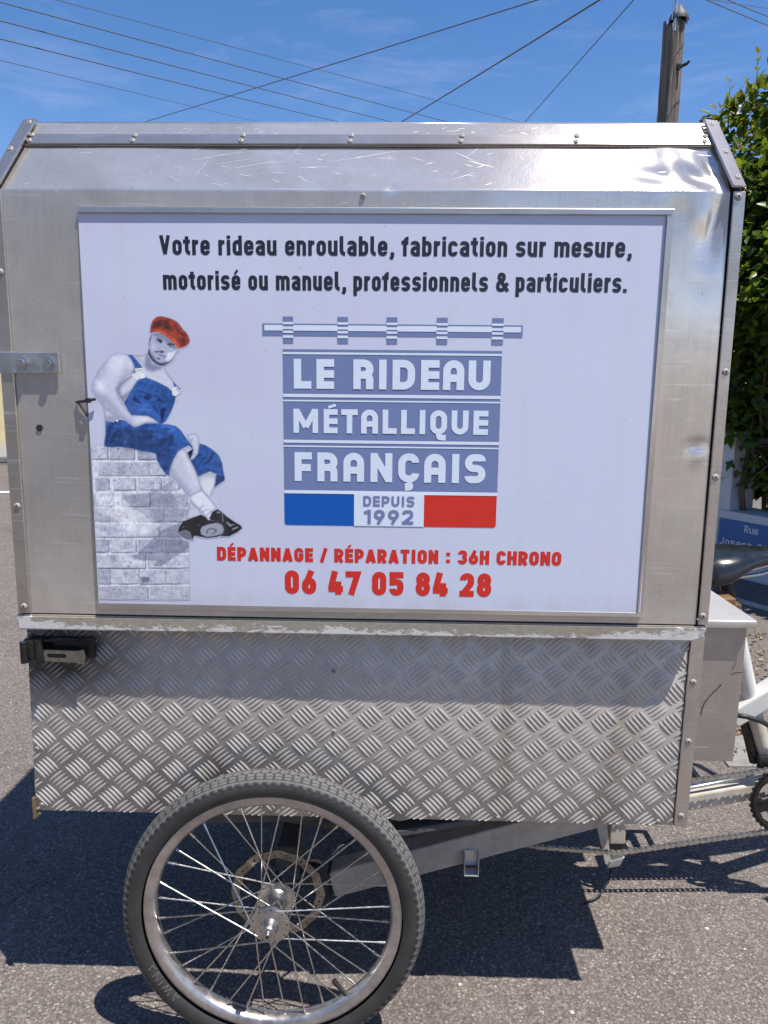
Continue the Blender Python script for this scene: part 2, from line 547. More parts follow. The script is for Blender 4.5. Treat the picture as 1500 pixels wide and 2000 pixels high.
def layout(text, x0, x1, z0, H, t, style='din', gap=.105, boxes=None):
    """list of convex quads (panel coordinates) for a line of text set between x0 and x1, baseline z0, cap height H"""
    quads = []
    if boxes:                            # every letter has its own measured span
        for ch, (a, b) in zip(text, boxes):
            w = (b - a) / H
            for pts, r, cl, k in glyph(ch, w, t, style):
                for q in stroke_quads(fillet(pts, r, cl), t * k, cl):
                    quads.append([Vector((a + p.x * H, z0 + p.y * H)) for p in q])
        return quads
    tot, narrow = 0.0, 0
    adv = []
    for i, ch in enumerate(text):
        w = max(WID[ch], 0)
        body = (w if ch in ' ' else max(w, t))
        adv.append(body)
        tot += body + (gap if i < len(text) - 1 else 0)
    sx = ((x1 - x0) / H) / tot
    x = 0.0
    for ch, body in zip(text, adv):
        w = body * sx if body > t + 1e-6 else t
        if ch != ' ':
            ox = x * sx + (body * sx - w) / 2
            for pts, r, cl, k in glyph(ch, w, t, style):
                for q in stroke_quads(fillet(pts, r, cl), t * k, cl):
                    quads.append([Vector((x0 + (ox + p.x) * H, z0 + p.y * H)) for p in q])
        x += body + gap
    return quads

def rectq(x0, x1, z0, z1):
    return [Vector((x0, z0)), Vector((x1, z0)), Vector((x1, z1)), Vector((x0, z1))]

def flat_mesh(name, polys, mat, parent, place):
    """flat printed shape: 2-D union laid on a surface by place(x, z) -> point"""
    v, f = shape_union(polys)
    b = MB()
    b.add([place(p.x, p.y) for p in v], f)
    return b.build(name, mat, parent)

def fill_holes(outer, holes, place2):
    """flat plate with holes: even-odd test at triangle centres"""
    vs, ed = [], []
    for loop in [outer] + holes:
        o = len(vs)
        vs += [Vector(p) for p in loop]
        ed += [(o + i, o + (i + 1) % len(loop)) for i in range(len(loop))]
    ov, oe, of, *_ = delaunay_2d_cdt(vs, ed, [], 0, 1e-7)
    def inside(p, loop):
        r = False
        j = len(loop) - 1
        for i in range(len(loop)):
            a, b = loop[i], loop[j]
            if (a[1] > p.y) != (b[1] > p.y) and p.x < (b[0] - a[0]) * (p.y - a[1]) / (b[1] - a[1]) + a[0]:
                r = not r
            j = i
        return r
    keep = []
    for f in of:
        c = sum((ov[i] for i in f), Vector((0, 0))) / len(f)
        if inside(c, outer) and not any(inside(c, h) for h in holes):
            keep.append(f)
    return [place2(p.x, p.y) for p in ov], keep

MANWALL = 89
PRINT_GAIN = (1.27, 1.22, 1.04)
# printed photograph: ink colour, soft edge, opacity, outline (mm on the sign, x then z)
MAN = [
    ((203, 209, 233), 0.8, 1.00, (-472.2, 1012.6, -447.2, 1012.9, -446.6, 1008.6, -443.1, 1008.6, -442.6, 1011.2, -406.9, 1009.0, -371.9, 1004.8, -368.5, 989.1, -354.7, 965.4, -348.9, 961.5, -325.0, 937.8, -323.2, 931.1, -327.0, 916.3, -330.1, 902.8, -344.2, 880.9, -336.5, 868.8, -327.7, 866.8, -329.2, 773.9, -472.0, 771.4, -472.9, 846.1, -472.8, 914.3)),
    ((70, 76, 104), 0.6, 0.97, (-471.6, 1012.2, -445.8, 1013.5, -446.3, 991.7, -457.8, 991.0, -473.2, 991.3)),
    ((182, 188, 214), 0.9, 1.00, (-471.1, 1013.2, -447.2, 1013.1, -448.4, 993.1, -472.7, 992.7)),
    ((70, 76, 104), 0.6, 0.91, (-443.4, 1011.6, -405.4, 1012.9, -405.7, 991.6, -422.1, 991.4, -444.4, 991.2)),
    ((168, 174, 200), 0.9, 1.00, (-442.9, 1013.7, -406.7, 1013.5, -407.3, 993.2, -444.3, 992.8)),
    ((135, 140, 172), 4.0, 0.45, (-426.0, 1010.8, -413.3, 1009.6, -415.8, 995.8, -424.8, 997.0)),
    ((70, 76, 104), 0.6, 0.95, (-401.2, 1012.1, -366.3, 1013.8, -366.5, 992.9, -381.7, 991.1, -401.5, 991.4)),
    ((162, 168, 194), 0.9, 1.00, (-400.7, 1014.1, -367.6, 1014.2, -368.6, 993.7, -401.9, 993.5)),
    ((70, 76, 104), 0.6, 0.70, (-462.2, 986.9, -385.1, 988.0, -385.4, 967.0, -417.5, 966.6, -462.5, 966.4)),
    ((176, 182, 208), 0.9, 1.00, (-461.7, 987.8, -386.5, 987.7, -387.0, 969.0, -463.1, 968.1)),
    ((135, 140, 172), 4.0, 0.45, (-436.6, 984.9, -410.3, 983.9, -414.6, 971.3, -433.4, 972.4)),
    ((70, 76, 104), 0.6, 0.95, (-384.2, 987.6, -357.9, 988.6, -358.1, 967.6, -369.8, 967.0, -385.1, 967.5)),
    ((182, 188, 214), 0.9, 1.00, (-383.8, 988.5, -359.2, 989.0, -359.9, 969.8, -384.3, 968.6)),
    ((70, 76, 104), 0.6, 0.79, (-468.8, 961.8, -446.3, 962.6, -446.6, 945.1, -456.8, 943.6, -468.3, 943.5)),
    ((162, 168, 194), 0.9, 1.00, (-468.3, 963.0, -447.5, 964.1, -448.3, 945.1, -469.5, 945.5)),
    ((135, 140, 172), 4.0, 0.45, (-465.9, 960.6, -458.7, 959.4, -460.3, 948.0, -465.5, 949.3)),
    ((70, 76, 104), 0.6, 0.85, (-440.7, 962.5, -405.4, 964.0, -405.7, 945.0, -421.0, 944.0, -440.5, 943.5)),
    ((188, 194, 220), 0.9, 1.00, (-440.2, 963.0, -406.8, 964.2, -407.9, 946.5, -441.6, 946.0)),
    ((70, 76, 104), 0.6, 0.84, (-402.5, 963.6, -366.1, 965.1, -366.2, 945.4, -382.0, 944.7, -401.8, 945.4)),
    ((188, 194, 220), 0.9, 1.00, (-402.1, 963.9, -367.4, 965.0, -368.5, 946.6, -402.8, 946.4)),
    ((135, 140, 172), 4.0, 0.45, (-390.4, 961.6, -378.3, 960.5, -380.4, 949.1, -389.1, 950.3)),
    ((70, 76, 104), 0.6, 0.92, (-363.8, 963.7, -338.7, 965.1, -338.8, 946.3, -350.1, 945.3, -364.6, 945.3)),
    ((188, 194, 220), 0.9, 1.00, (-363.4, 964.1, -340.1, 965.4, -341.3, 946.5, -364.0, 946.1)),
    ((135, 140, 172), 4.0, 0.45, (-352.9, 962.1, -344.8, 960.9, -346.3, 949.5, -352.1, 950.8)),
    ((70, 76, 104), 0.6, 0.96, (-472.0, 937.8, -441.4, 938.8, -441.7, 919.2, -455.2, 918.6, -473.4, 919.4)),
    ((176, 182, 208), 0.9, 1.00, (-471.5, 939.4, -442.7, 939.4, -443.2, 920.6, -472.1, 920.3)),
    ((70, 76, 104), 0.6, 0.99, (-428.4, 938.4, -384.3, 940.5, -384.6, 919.7, -403.4, 918.8, -429.8, 918.8)),
    ((176, 182, 208), 0.9, 1.00, (-427.9, 940.4, -385.7, 939.8, -386.9, 921.0, -428.5, 921.4)),
    ((135, 140, 172), 4.0, 0.45, (-413.8, 937.3, -399.1, 936.1, -401.7, 924.0, -412.2, 925.2)),
    ((70, 76, 104), 0.6, 0.65, (-384.4, 939.2, -326.2, 940.5, -326.3, 920.5, -350.8, 920.3, -385.8, 919.5)),
    ((168, 174, 200), 0.9, 1.00, (-383.9, 940.9, -327.5, 940.7, -327.7, 921.9, -384.6, 921.2)),
    ((135, 140, 172), 4.0, 0.45, (-364.2, 937.9, -344.4, 936.9, -347.7, 924.8, -361.8, 925.9)),
    ((70, 76, 104), 0.6, 0.66, (-473.1, 916.2, -447.8, 916.4, -448.2, 895.4, -459.6, 894.9, -473.7, 896.1)),
    ((162, 168, 194), 0.9, 1.00, (-472.7, 917.5, -449.1, 917.2, -450.4, 896.7, -474.3, 897.1)),
    ((70, 76, 104), 0.6, 0.72, (-446.9, 915.6, -404.7, 918.0, -405.0, 896.7, -423.1, 895.8, -446.4, 895.8)),
    ((168, 174, 200), 0.9, 1.00, (-446.4, 917.5, -406.0, 917.5, -406.4, 897.7, -448.0, 896.6)),
    ((70, 76, 104), 0.6, 0.98, (-404.5, 917.1, -363.8, 917.4, -364.0, 897.2, -381.5, 895.7, -405.0, 896.1)),
    ((168, 174, 200), 0.9, 1.00, (-404.0, 917.3, -365.1, 918.5, -366.3, 898.1, -405.0, 898.0)),
    ((70, 76, 104), 0.6, 0.88, (-364.2, 917.7, -326.9, 918.2, -327.0, 897.9, -343.2, 896.0, -365.6, 897.4)),
    ((182, 188, 214), 0.9, 1.00, (-363.7, 918.4, -328.2, 919.0, -328.6, 898.8, -365.0, 898.5)),
    ((70, 76, 104), 0.6, 0.76, (-473.1, 890.4, -407.1, 891.5, -407.4, 871.1, -435.1, 870.5, -473.3, 870.6)),
    ((188, 194, 220), 0.9, 1.00, (-472.7, 890.9, -408.5, 892.1, -408.7, 873.1, -473.7, 872.0)),
    ((135, 140, 172), 4.0, 0.45, (-462.3, 888.7, -439.9, 887.6, -443.6, 875.3, -459.7, 876.5)),
    ((70, 76, 104), 0.6, 0.87, (-406.9, 891.0, -372.1, 891.6, -372.3, 872.7, -387.4, 871.5, -407.1, 871.5)),
    ((168, 174, 200), 0.9, 1.00, (-406.5, 891.7, -373.4, 892.9, -374.0, 873.8, -407.0, 873.6)),
    ((135, 140, 172), 4.0, 0.45, (-391.0, 889.7, -379.5, 888.5, -381.6, 876.3, -389.8, 877.5)),
    ((70, 76, 104), 0.6, 0.98, (-371.1, 892.2, -337.1, 892.7, -337.2, 873.3, -352.0, 872.2, -372.5, 873.1)),
    ((182, 188, 214), 0.9, 1.00, (-370.7, 892.3, -338.4, 892.8, -338.4, 874.6, -371.3, 873.7)),
    ((135, 140, 172), 4.0, 0.45, (-355.6, 890.2, -344.3, 889.0, -346.3, 876.8, -354.4, 878.0)),
    ((70, 76, 104), 0.6, 0.87, (-472.9, 866.5, -451.5, 867.3, -451.9, 847.9, -461.7, 846.1, -473.2, 846.4)),
    ((168, 174, 200), 0.9, 1.00, (-472.5, 867.6, -452.8, 868.1, -453.2, 848.8, -473.5, 848.5)),
    ((135, 140, 172), 4.0, 0.45, (-465.0, 865.4, -458.2, 864.2, -459.8, 851.1, -464.7, 852.4)),
    ((70, 76, 104), 0.6, 0.76, (-449.2, 867.3, -408.8, 868.7, -409.1, 848.0, -426.5, 846.5, -449.7, 846.4)),
    ((188, 194, 220), 0.9, 1.00, (-448.7, 868.5, -410.1, 869.7, -411.4, 849.1, -449.4, 848.4)),
    ((135, 140, 172), 4.0, 0.45, (-430.4, 866.0, -416.9, 864.8, -419.4, 851.8, -429.0, 853.0)),
    ((70, 76, 104), 0.6, 0.86, (-407.2, 867.8, -368.2, 869.9, -368.4, 849.3, -385.3, 847.0, -406.6, 847.1)),
    ((168, 174, 200), 0.9, 1.00, (-406.7, 868.5, -369.6, 869.3, -370.3, 849.6, -407.6, 849.1)),
    ((135, 140, 172), 4.0, 0.45, (-389.5, 866.6, -376.5, 865.4, -378.9, 852.4, -388.2, 853.6)),
    ((70, 76, 104), 0.6, 0.90, (-365.9, 869.3, -326.3, 870.6, -326.4, 850.0, -343.5, 848.3, -366.1, 848.3)),
    ((162, 168, 194), 0.9, 1.00, (-365.5, 870.0, -327.7, 870.2, -328.8, 850.9, -366.8, 850.0)),
    ((135, 140, 172), 4.0, 0.45, (-362.7, 867.0, -349.5, 865.8, -351.8, 852.8, -361.2, 854.0)),
    ((70, 76, 104), 0.6, 0.98, (-472.8, 841.5, -395.5, 844.7, -395.9, 822.0, -428.1, 821.1, -473.0, 821.0)),
    ((182, 188, 214), 0.9, 1.00, (-472.3, 843.3, -396.9, 844.3, -397.4, 823.8, -473.4, 823.0)),
    ((70, 76, 104), 0.6, 0.89, (-391.9, 843.6, -327.1, 846.1, -327.2, 824.3, -354.4, 822.1, -392.9, 822.8)),
    ((188, 194, 220), 0.9, 1.00, (-391.5, 844.9, -328.5, 845.8, -329.2, 825.5, -391.7, 824.5)),
    ((70, 76, 104), 0.6, 0.82, (-471.9, 819.4, -451.7, 820.5, -452.3, 796.2, -461.6, 795.4, -473.2, 796.2)),
    ((162, 168, 194), 0.9, 1.00, (-471.5, 820.4, -453.1, 819.8, -453.4, 797.8, -472.0, 797.2)),
    ((135, 140, 172), 4.0, 0.45, (-463.7, 817.3, -457.3, 816.0, -458.9, 800.7, -463.5, 802.0)),
    ((70, 76, 104), 0.6, 0.88, (-450.8, 818.6, -406.7, 820.5, -407.1, 798.2, -426.0, 796.2, -450.5, 797.0)),
    ((188, 194, 220), 0.9, 1.00, (-450.3, 820.1, -408.0, 821.6, -408.8, 799.0, -450.9, 797.9)),
    ((135, 140, 172), 4.0, 0.45, (-431.3, 817.8, -416.5, 816.7, -419.3, 801.3, -429.8, 802.6)),
    ((70, 76, 104), 0.6, 0.88, (-407.1, 819.6, -365.2, 821.6, -365.5, 797.7, -383.5, 796.6, -406.8, 796.7)),
    ((182, 188, 214), 0.9, 1.00, (-406.7, 820.8, -366.5, 821.6, -366.7, 799.6, -408.2, 798.5)),
    ((135, 140, 172), 4.0, 0.45, (-394.9, 818.4, -380.9, 817.2, -383.5, 801.9, -393.5, 803.2)),
    ((70, 76, 104), 0.6, 0.89, (-365.0, 820.4, -327.1, 822.4, -327.3, 799.4, -343.7, 798.2, -364.8, 797.4)),
    ((182, 188, 214), 0.9, 1.00, (-364.5, 821.6, -328.5, 821.7, -328.8, 799.7, -365.9, 799.8)),
    ((135, 140, 172), 4.0, 0.45, (-347.3, 819.2, -334.8, 818.0, -337.1, 802.7, -346.0, 804.0)),
    ((70, 76, 104), 0.6, 0.91, (-471.9, 791.7, -393.5, 793.7, -393.7, 773.4, -426.4, 771.0, -473.2, 771.5)),
    ((168, 174, 200), 0.9, 1.00, (-471.4, 793.1, -394.8, 795.1, -395.8, 773.7, -473.1, 772.6)),
    ((70, 76, 104), 0.6, 0.80, (-391.8, 793.3, -328.0, 795.0, -328.1, 774.1, -354.9, 772.2, -391.6, 772.2)),
    ((176, 182, 208), 0.9, 1.00, (-391.4, 795.3, -329.3, 795.9, -330.1, 774.4, -392.4, 773.4)),
    ((222, 227, 246), 5.0, 0.60, (-469.6, 938.5, -437.5, 936.3, -418.0, 920.4, -388.7, 915.4, -373.5, 890.0, -390.2, 876.1, -419.8, 879.8, -443.1, 901.2, -466.7, 914.3)),
    ((214, 219, 242), 4.0, 0.50, (-435.0, 842.6, -394.6, 833.6, -397.7, 825.3, -430.3, 826.1)),
    ((112, 118, 150), 2.0, 0.50, (-428.1, 935.1, -406.5, 939.1, -384.9, 942.4, -350.2, 960.2, -351.5, 942.8, -339.6, 919.5, -328.3, 916.3, -328.5, 909.6, -338.2, 898.6, -355.9, 894.3, -381.4, 893.9, -397.1, 907.2, -417.9, 923.1)),
    ((112, 118, 150), 1.2, 0.70, (-336.9, 898.6, -369.7, 883.2, -404.8, 849.9, -408.4, 845.8, -416.0, 842.9, -414.8, 837.4, -399.9, 836.3, -379.6, 835.2, -385.3, 827.5, -371.8, 827.1, -328.1, 856.6, -327.8, 867.5, -336.5, 868.8, -344.9, 880.9)),
    ((70, 74, 100), 2.0, 0.80, (-406.5, 808.5, -399.7, 809.7, -391.3, 808.1, -392.5, 800.4, -404.2, 799.5)),
    ((100, 105, 140), 4.0, 0.60, (-454.7, 842.3, -441.8, 843.2, -442.2, 834.2, -449.0, 832.7)),
    ((190, 196, 226), 0.8, 1.00, (-341.0, 1089.3, -332.6, 1094.4, -327.7, 1088.4, -326.1, 1073.3, -324.2, 1053.1, -320.9, 1044.0, -314.7, 1043.0, -308.7, 1036.9, -307.0, 1024.7, -307.3, 1013.4, -310.8, 1001.0, -316.1, 994.8, -321.4, 993.2, -318.5, 1003.0, -315.9, 1009.2, -318.6, 1015.3, -322.6, 1022.5, -323.4, 1028.6, -329.5, 1032.6, -341.5, 1045.8, -353.7, 1049.2, -353.9, 1057.8, -346.8, 1070.1)),
    ((112, 118, 152), 6.0, 0.80, (-353.3, 1059.9, -345.7, 1072.1, -343.2, 1070.1, -347.2, 1057.9, -345.6, 1046.7, -353.7, 1049.2)),
    ((140, 147, 180), 3.0, 0.70, (-331.3, 1040.8, -321.1, 1037.8, -314.9, 1036.4, -321.1, 1035.3, -329.3, 1037.7)),
    ((70, 75, 105), 1.0, 0.60, (-323.8, 1023.0, -318.3, 1027.6, -316.7, 1026.6, -320.6, 1018.4, -318.7, 1014.3)),
    ((190, 196, 226), 0.8, 1.00, (-410.4, 1148.1, -394.1, 1146.9, -383.9, 1148.0, -379.1, 1151.8, -353.6, 1138.2, -355.1, 1127.2, -351.2, 1120.3, -343.9, 1111.4, -340.6, 1102.4, -343.0, 1092.3, -385.2, 1115.0, -396.7, 1109.8, -407.5, 1095.7, -419.7, 1077.4, -425.4, 1087.4, -430.0, 1098.5, -424.6, 1105.6, -402.4, 1119.8, -403.8, 1134.7)),
    ((118, 126, 164), 4.0, 0.95, (-380.1, 1151.8, -373.1, 1136.0, -361.0, 1131.9, -355.3, 1133.7, -361.2, 1127.2, -373.6, 1123.1, -381.7, 1125.5, -386.5, 1132.9, -384.1, 1142.9)),
    ((90, 98, 130), 5.0, 0.90, (-430.0, 1098.5, -414.9, 1115.2, -405.0, 1119.3, -410.9, 1112.7, -421.7, 1101.6, -425.7, 1091.5)),
    ((95, 102, 136), 5.0, 0.85, (-427.2, 1093.5, -420.2, 1088.5, -407.6, 1094.7, -416.3, 1083.5, -419.9, 1077.4, -424.5, 1084.4)),
    ((150, 157, 190), 6.0, 0.60, (-405.3, 1147.6, -393.1, 1146.6, -389.3, 1139.8, -387.5, 1132.9, -395.5, 1137.8)),
    ((185, 191, 221), 0.8, 1.00, (-450.3, 1073.0, -433.8, 1061.0, -426.8, 1056.0, -434.4, 1048.3, -448.7, 1048.9, -449.3, 1061.9)),
    ((130, 137, 170), 4.0, 0.70, (-448.3, 1056.8, -436.1, 1058.0, -431.1, 1052.9, -436.5, 1048.3, -447.9, 1049.2)),
    ((190, 196, 226), 0.8, 1.00, (-419.5, 1150.3, -427.7, 1149.4, -436.1, 1145.4, -443.6, 1137.4, -453.3, 1127.3, -458.9, 1117.3, -463.5, 1109.2, -466.8, 1101.1, -466.2, 1096.1, -461.4, 1089.1, -456.5, 1083.1, -449.9, 1072.0, -440.9, 1064.0, -428.9, 1056.0, -417.8, 1050.5, -409.7, 1044.5, -404.7, 1041.8, -399.5, 1042.9, -390.0, 1047.3, -380.6, 1047.9, -367.3, 1046.3, -366.6, 1049.0, -376.2, 1054.5, -384.4, 1058.3, -394.7, 1058.4, -408.1, 1058.8, -413.0, 1064.3, -418.9, 1072.4, -424.6, 1081.4, -427.4, 1088.4, -430.1, 1097.5, -428.9, 1100.5, -417.0, 1113.7, -405.4, 1120.8, -401.0, 1127.8, -401.7, 1135.8, -405.5, 1142.7, -410.4, 1148.1)),
    ((140, 147, 182), 8.0, 0.60, (-444.7, 1135.4, -453.4, 1126.3, -461.3, 1112.2, -466.8, 1101.1, -460.9, 1098.2, -453.0, 1112.3, -445.3, 1124.4, -440.7, 1134.4)),
    ((132, 139, 174), 7.0, 0.62, (-466.2, 1096.1, -456.0, 1093.2, -444.0, 1087.3, -433.2, 1075.2, -421.4, 1061.2, -409.5, 1051.1, -404.6, 1043.0, -417.8, 1050.5, -428.9, 1056.0, -440.9, 1064.0, -449.9, 1072.0)),
    ((222, 227, 248), 7.0, 0.80, (-458.4, 1108.3, -451.2, 1107.3, -447.4, 1101.3, -452.7, 1097.3, -457.7, 1101.2)),
    ((218, 223, 246), 14.0, 0.60, (-432.0, 1145.4, -417.6, 1146.5, -409.8, 1137.7, -414.4, 1125.7, -428.8, 1124.5, -436.7, 1132.5)),
    ((140, 147, 182), 8.0, 0.55, (-414.1, 1132.7, -406.3, 1124.8, -414.9, 1115.7, -427.8, 1101.5, -429.6, 1107.5, -418.8, 1119.6)),
    ((216, 222, 245), 6.0, 0.60, (-405.1, 1057.3, -386.5, 1057.5, -376.3, 1053.0, -390.9, 1049.3, -403.2, 1051.2)),
    ((120, 127, 160), 2.0, 0.80, (-390.0, 1047.5, -382.6, 1049.4, -372.3, 1048.3, -367.3, 1046.3, -382.7, 1046.9)),
    ((46, 84, 158), 0.8, 1.00, (-385.2, 1115.5, -370.0, 1110.1, -351.9, 1101.3, -344.0, 1093.3, -340.0, 1088.3, -342.4, 1078.2, -348.0, 1065.0, -355.7, 1051.7, -361.1, 1046.4, -366.2, 1046.3, -376.2, 1054.5, -384.4, 1058.3, -408.1, 1058.8, -413.0, 1065.3, -419.7, 1076.4, -407.5, 1095.7, -396.6, 1110.8)),
    ((26, 40, 78), 1.3, 0.90, (-401.7, 1088.7, -395.9, 1079.7, -388.9, 1074.7, -404.1, 1079.6, -407.1, 1082.6)),
    ((26, 40, 78), 1.3, 0.90, (-388.3, 1087.8, -378.0, 1089.9, -377.2, 1083.9, -384.5, 1080.8, -389.5, 1084.8)),
    ((26, 40, 78), 1.3, 0.90, (-365.7, 1087.0, -359.9, 1079.0, -369.1, 1081.0)),
    ((26, 40, 78), 1.3, 0.90, (-376.5, 1075.8, -366.6, 1062.8, -365.2, 1058.7, -373.7, 1067.8)),
    ((26, 40, 78), 1.3, 0.90, (-364.4, 1067.9, -357.0, 1073.0, -355.1, 1069.0, -358.4, 1061.8, -360.9, 1049.6, -363.6, 1048.6, -364.6, 1061.8)),
    ((26, 40, 78), 1.3, 0.90, (-397.7, 1097.8, -379.0, 1089.9, -367.3, 1087.5, -379.0, 1088.5, -397.3, 1095.6)),
    ((40, 70, 140), 5.0, 0.60, (-354.2, 1094.2, -341.1, 1088.3, -343.4, 1078.2, -351.2, 1062.9, -358.8, 1052.7, -356.0, 1073.0)),
    ((36, 62, 124), 1.0, 0.60, (-395.2, 1108.4, -366.2, 1101.1, -366.8, 1099.1, -395.8, 1106.6)),
    ((70, 114, 200), 4.0, 0.60, (-407.4, 1075.5, -386.9, 1072.7, -376.0, 1061.7, -402.8, 1062.4, -410.8, 1067.4)),
    ((46, 84, 158), 0.7, 1.00, (-410.4, 1148.1, -403.8, 1148.1, -396.9, 1140.3, -388.2, 1129.4, -400.0, 1127.8, -401.8, 1134.8, -405.6, 1141.7)),
    ((46, 84, 158), 0.7, 1.00, (-343.9, 1110.4, -339.5, 1105.4, -332.7, 1098.4, -334.6, 1095.9, -340.6, 1100.4, -342.8, 1104.4)),
    ((212, 217, 234), 0.7, 1.00, (-400.0, 1127.6, -387.7, 1128.9, -385.9, 1123.9, -398.2, 1121.6)),
    ((212, 217, 234), 0.7, 1.00, (-405.7, 1119.8, -396.7, 1121.6, -385.9, 1122.1, -385.0, 1115.0, -389.9, 1113.4, -394.4, 1115.4, -397.1, 1112.3, -401.6, 1113.8)),
    ((212, 217, 234), 0.7, 1.00, (-345.8, 1099.3, -338.5, 1102.4, -332.4, 1094.4, -336.9, 1090.4, -341.1, 1088.1, -345.1, 1089.9)),
    ((90, 96, 124), 0.6, 0.80, (-398.9, 1125.0, -387.3, 1126.7, -387.2, 1125.7, -398.7, 1124.0)),
    ((90, 96, 124), 0.6, 0.80, (-339.7, 1099.4, -338.4, 1100.0, -334.5, 1094.4, -335.5, 1093.8)),
    ((60, 66, 92), 0.8, 0.60, (-401.0, 1127.8, -398.2, 1121.8, -405.5, 1120.0)),
    ((46, 84, 158), 0.8, 1.00, (-306.7, 1018.0, -297.9, 1015.6, -287.7, 1009.5, -277.6, 1000.4, -272.7, 988.1, -271.0, 973.6, -269.3, 966.3, -270.2, 962.2, -286.1, 951.0, -283.0, 971.4, -291.7, 975.4, -302.3, 971.1, -310.8, 966.0, -316.5, 981.3, -322.4, 992.6, -326.2, 1003.9, -317.8, 1008.2, -307.3, 1014.4)),
    ((20, 27, 48), 1.2, 0.95, (-329.1, 1011.6, -321.8, 1012.7, -316.3, 1007.7, -318.1, 999.9, -321.2, 991.6, -326.2, 1003.9)),
    ((24, 38, 76), 1.5, 0.90, (-285.8, 1006.0, -287.6, 996.2, -291.4, 989.9, -302.9, 984.8, -293.4, 993.0)),
    ((24, 38, 76), 2.0, 0.80, (-311.8, 1002.0, -302.4, 1003.2, -304.6, 999.0, -309.8, 997.9)),
    ((34, 54, 106), 1.5, 0.90, (-283.0, 971.4, -269.9, 967.9, -270.2, 962.2, -286.1, 951.3)),
    ((34, 56, 112), 4.0, 0.80, (-321.4, 992.6, -314.2, 991.7, -309.5, 973.1, -310.7, 966.2, -316.5, 981.3)),
    ((205, 211, 234), 0.8, 1.00, (-310.8, 965.8, -302.3, 970.3, -291.8, 973.3, -283.5, 971.4, -284.4, 958.9, -287.2, 949.4, -293.9, 934.7, -303.0, 945.0, -308.9, 957.5)),
    ((150, 157, 186), 5.0, 0.70, (-310.8, 965.8, -291.8, 973.1, -283.5, 971.2, -283.9, 966.2, -302.4, 965.9, -308.4, 958.6)),
    ((190, 196, 226), 0.8, 1.00, (-325.4, 1030.6, -317.1, 1032.8, -310.9, 1032.8, -306.9, 1026.7, -307.3, 1014.4, -309.7, 1002.1, -316.2, 994.3, -321.9, 992.8, -318.0, 1002.0, -316.3, 1008.2, -318.7, 1014.3, -322.6, 1021.4)),
    ((120, 126, 158), 2.0, 0.60, (-322.6, 1022.0, -317.3, 1026.6, -316.3, 1024.6, -319.6, 1017.4)),
    ((130, 136, 168), 1.4, 0.60, (-318.0, 1002.0, -311.8, 1003.1, -310.2, 1001.5, -318.1, 998.9)),
    ((46, 84, 158), 0.8, 1.00, (-448.7, 1049.9, -435.5, 1048.3, -431.1, 1053.4, -417.8, 1050.5, -409.7, 1044.5, -404.7, 1041.5, -397.4, 1043.1, -387.9, 1047.5, -372.4, 1047.5, -352.8, 1046.1, -341.5, 1043.7, -334.5, 1037.7, -327.6, 1027.5, -322.6, 1020.4, -317.7, 1013.3, -316.8, 1008.2, -322.8, 1014.3, -330.2, 1011.1, -338.7, 1004.8, -345.2, 995.4, -350.9, 983.0, -354.5, 967.3, -360.6, 971.4, -366.6, 980.7, -372.4, 991.0, -373.6, 1002.3, -394.8, 1005.2, -411.3, 1009.1, -428.9, 1011.0, -447.7, 1010.2, -452.7, 1013.8, -449.6, 1031.3)),
    ((38, 60, 110), 6.0, 0.85, (-447.4, 1036.4, -424.5, 1038.7, -398.6, 1038.0, -372.8, 1035.2, -377.4, 1023.9, -373.4, 1019.8, -373.5, 1003.4, -394.8, 1005.7, -425.7, 1011.2, -447.6, 1011.1)),
    ((38, 60, 110), 4.0, 0.75, (-373.6, 1002.3, -372.3, 1020.9, -357.6, 1027.2, -349.1, 1032.4, -344.8, 1024.3, -352.9, 1014.9, -349.2, 1000.6, -353.4, 969.4, -366.5, 981.2)),
    ((24, 36, 68), 2.0, 0.70, (-445.1, 1041.6, -441.8, 1046.7, -434.5, 1046.8, -440.1, 1038.5, -446.0, 1023.1, -448.1, 1011.8, -450.5, 1012.8)),
    ((24, 36, 68), 2.0, 0.60, (-430.7, 1039.7, -426.6, 1038.7, -437.6, 1024.2, -440.8, 1023.2)),
    ((62, 94, 150), 1.5, 0.50, (-418.7, 1028.5, -410.3, 1030.7, -421.5, 1013.1, -423.6, 1013.1)),
    ((24, 36, 68), 2.5, 0.80, (-348.6, 1032.4, -345.0, 1025.3, -347.5, 1019.1, -355.0, 1011.8, -349.5, 1021.1)),
    ((66, 110, 196), 5.0, 0.70, (-366.3, 1044.5, -351.8, 1044.6, -339.6, 1039.7, -331.7, 1028.5, -341.9, 1031.5, -357.2, 1039.5)),
    ((220, 224, 240), 0.6, 1.00, (-432.2, 1052.4, -430.1, 1052.9, -428.3, 1050.9, -430.3, 1048.9, -432.3, 1049.9)),
    ((184, 190, 219), 0.8, 1.00, (-332.3, 1010.6, -328.2, 1008.0, -325.4, 997.8, -321.4, 991.6, -314.6, 977.2, -308.8, 960.6, -305.1, 946.1, -324.2, 936.4, -332.3, 944.6, -344.3, 960.2, -351.4, 966.3, -354.7, 968.9, -352.0, 980.9, -347.4, 993.4, -340.8, 1003.8)),
    ((128, 135, 168), 7.0, 0.60, (-354.4, 970.5, -349.8, 981.9, -341.9, 970.6, -331.9, 957.2, -323.9, 945.8, -319.9, 939.6, -324.2, 936.4, -344.3, 960.2)),
    ((214, 220, 242), 7.0, 0.60, (-336.6, 1004.8, -329.4, 1003.9, -322.6, 987.5, -314.8, 971.0, -311.1, 954.3, -319.1, 964.7, -330.9, 989.4)),
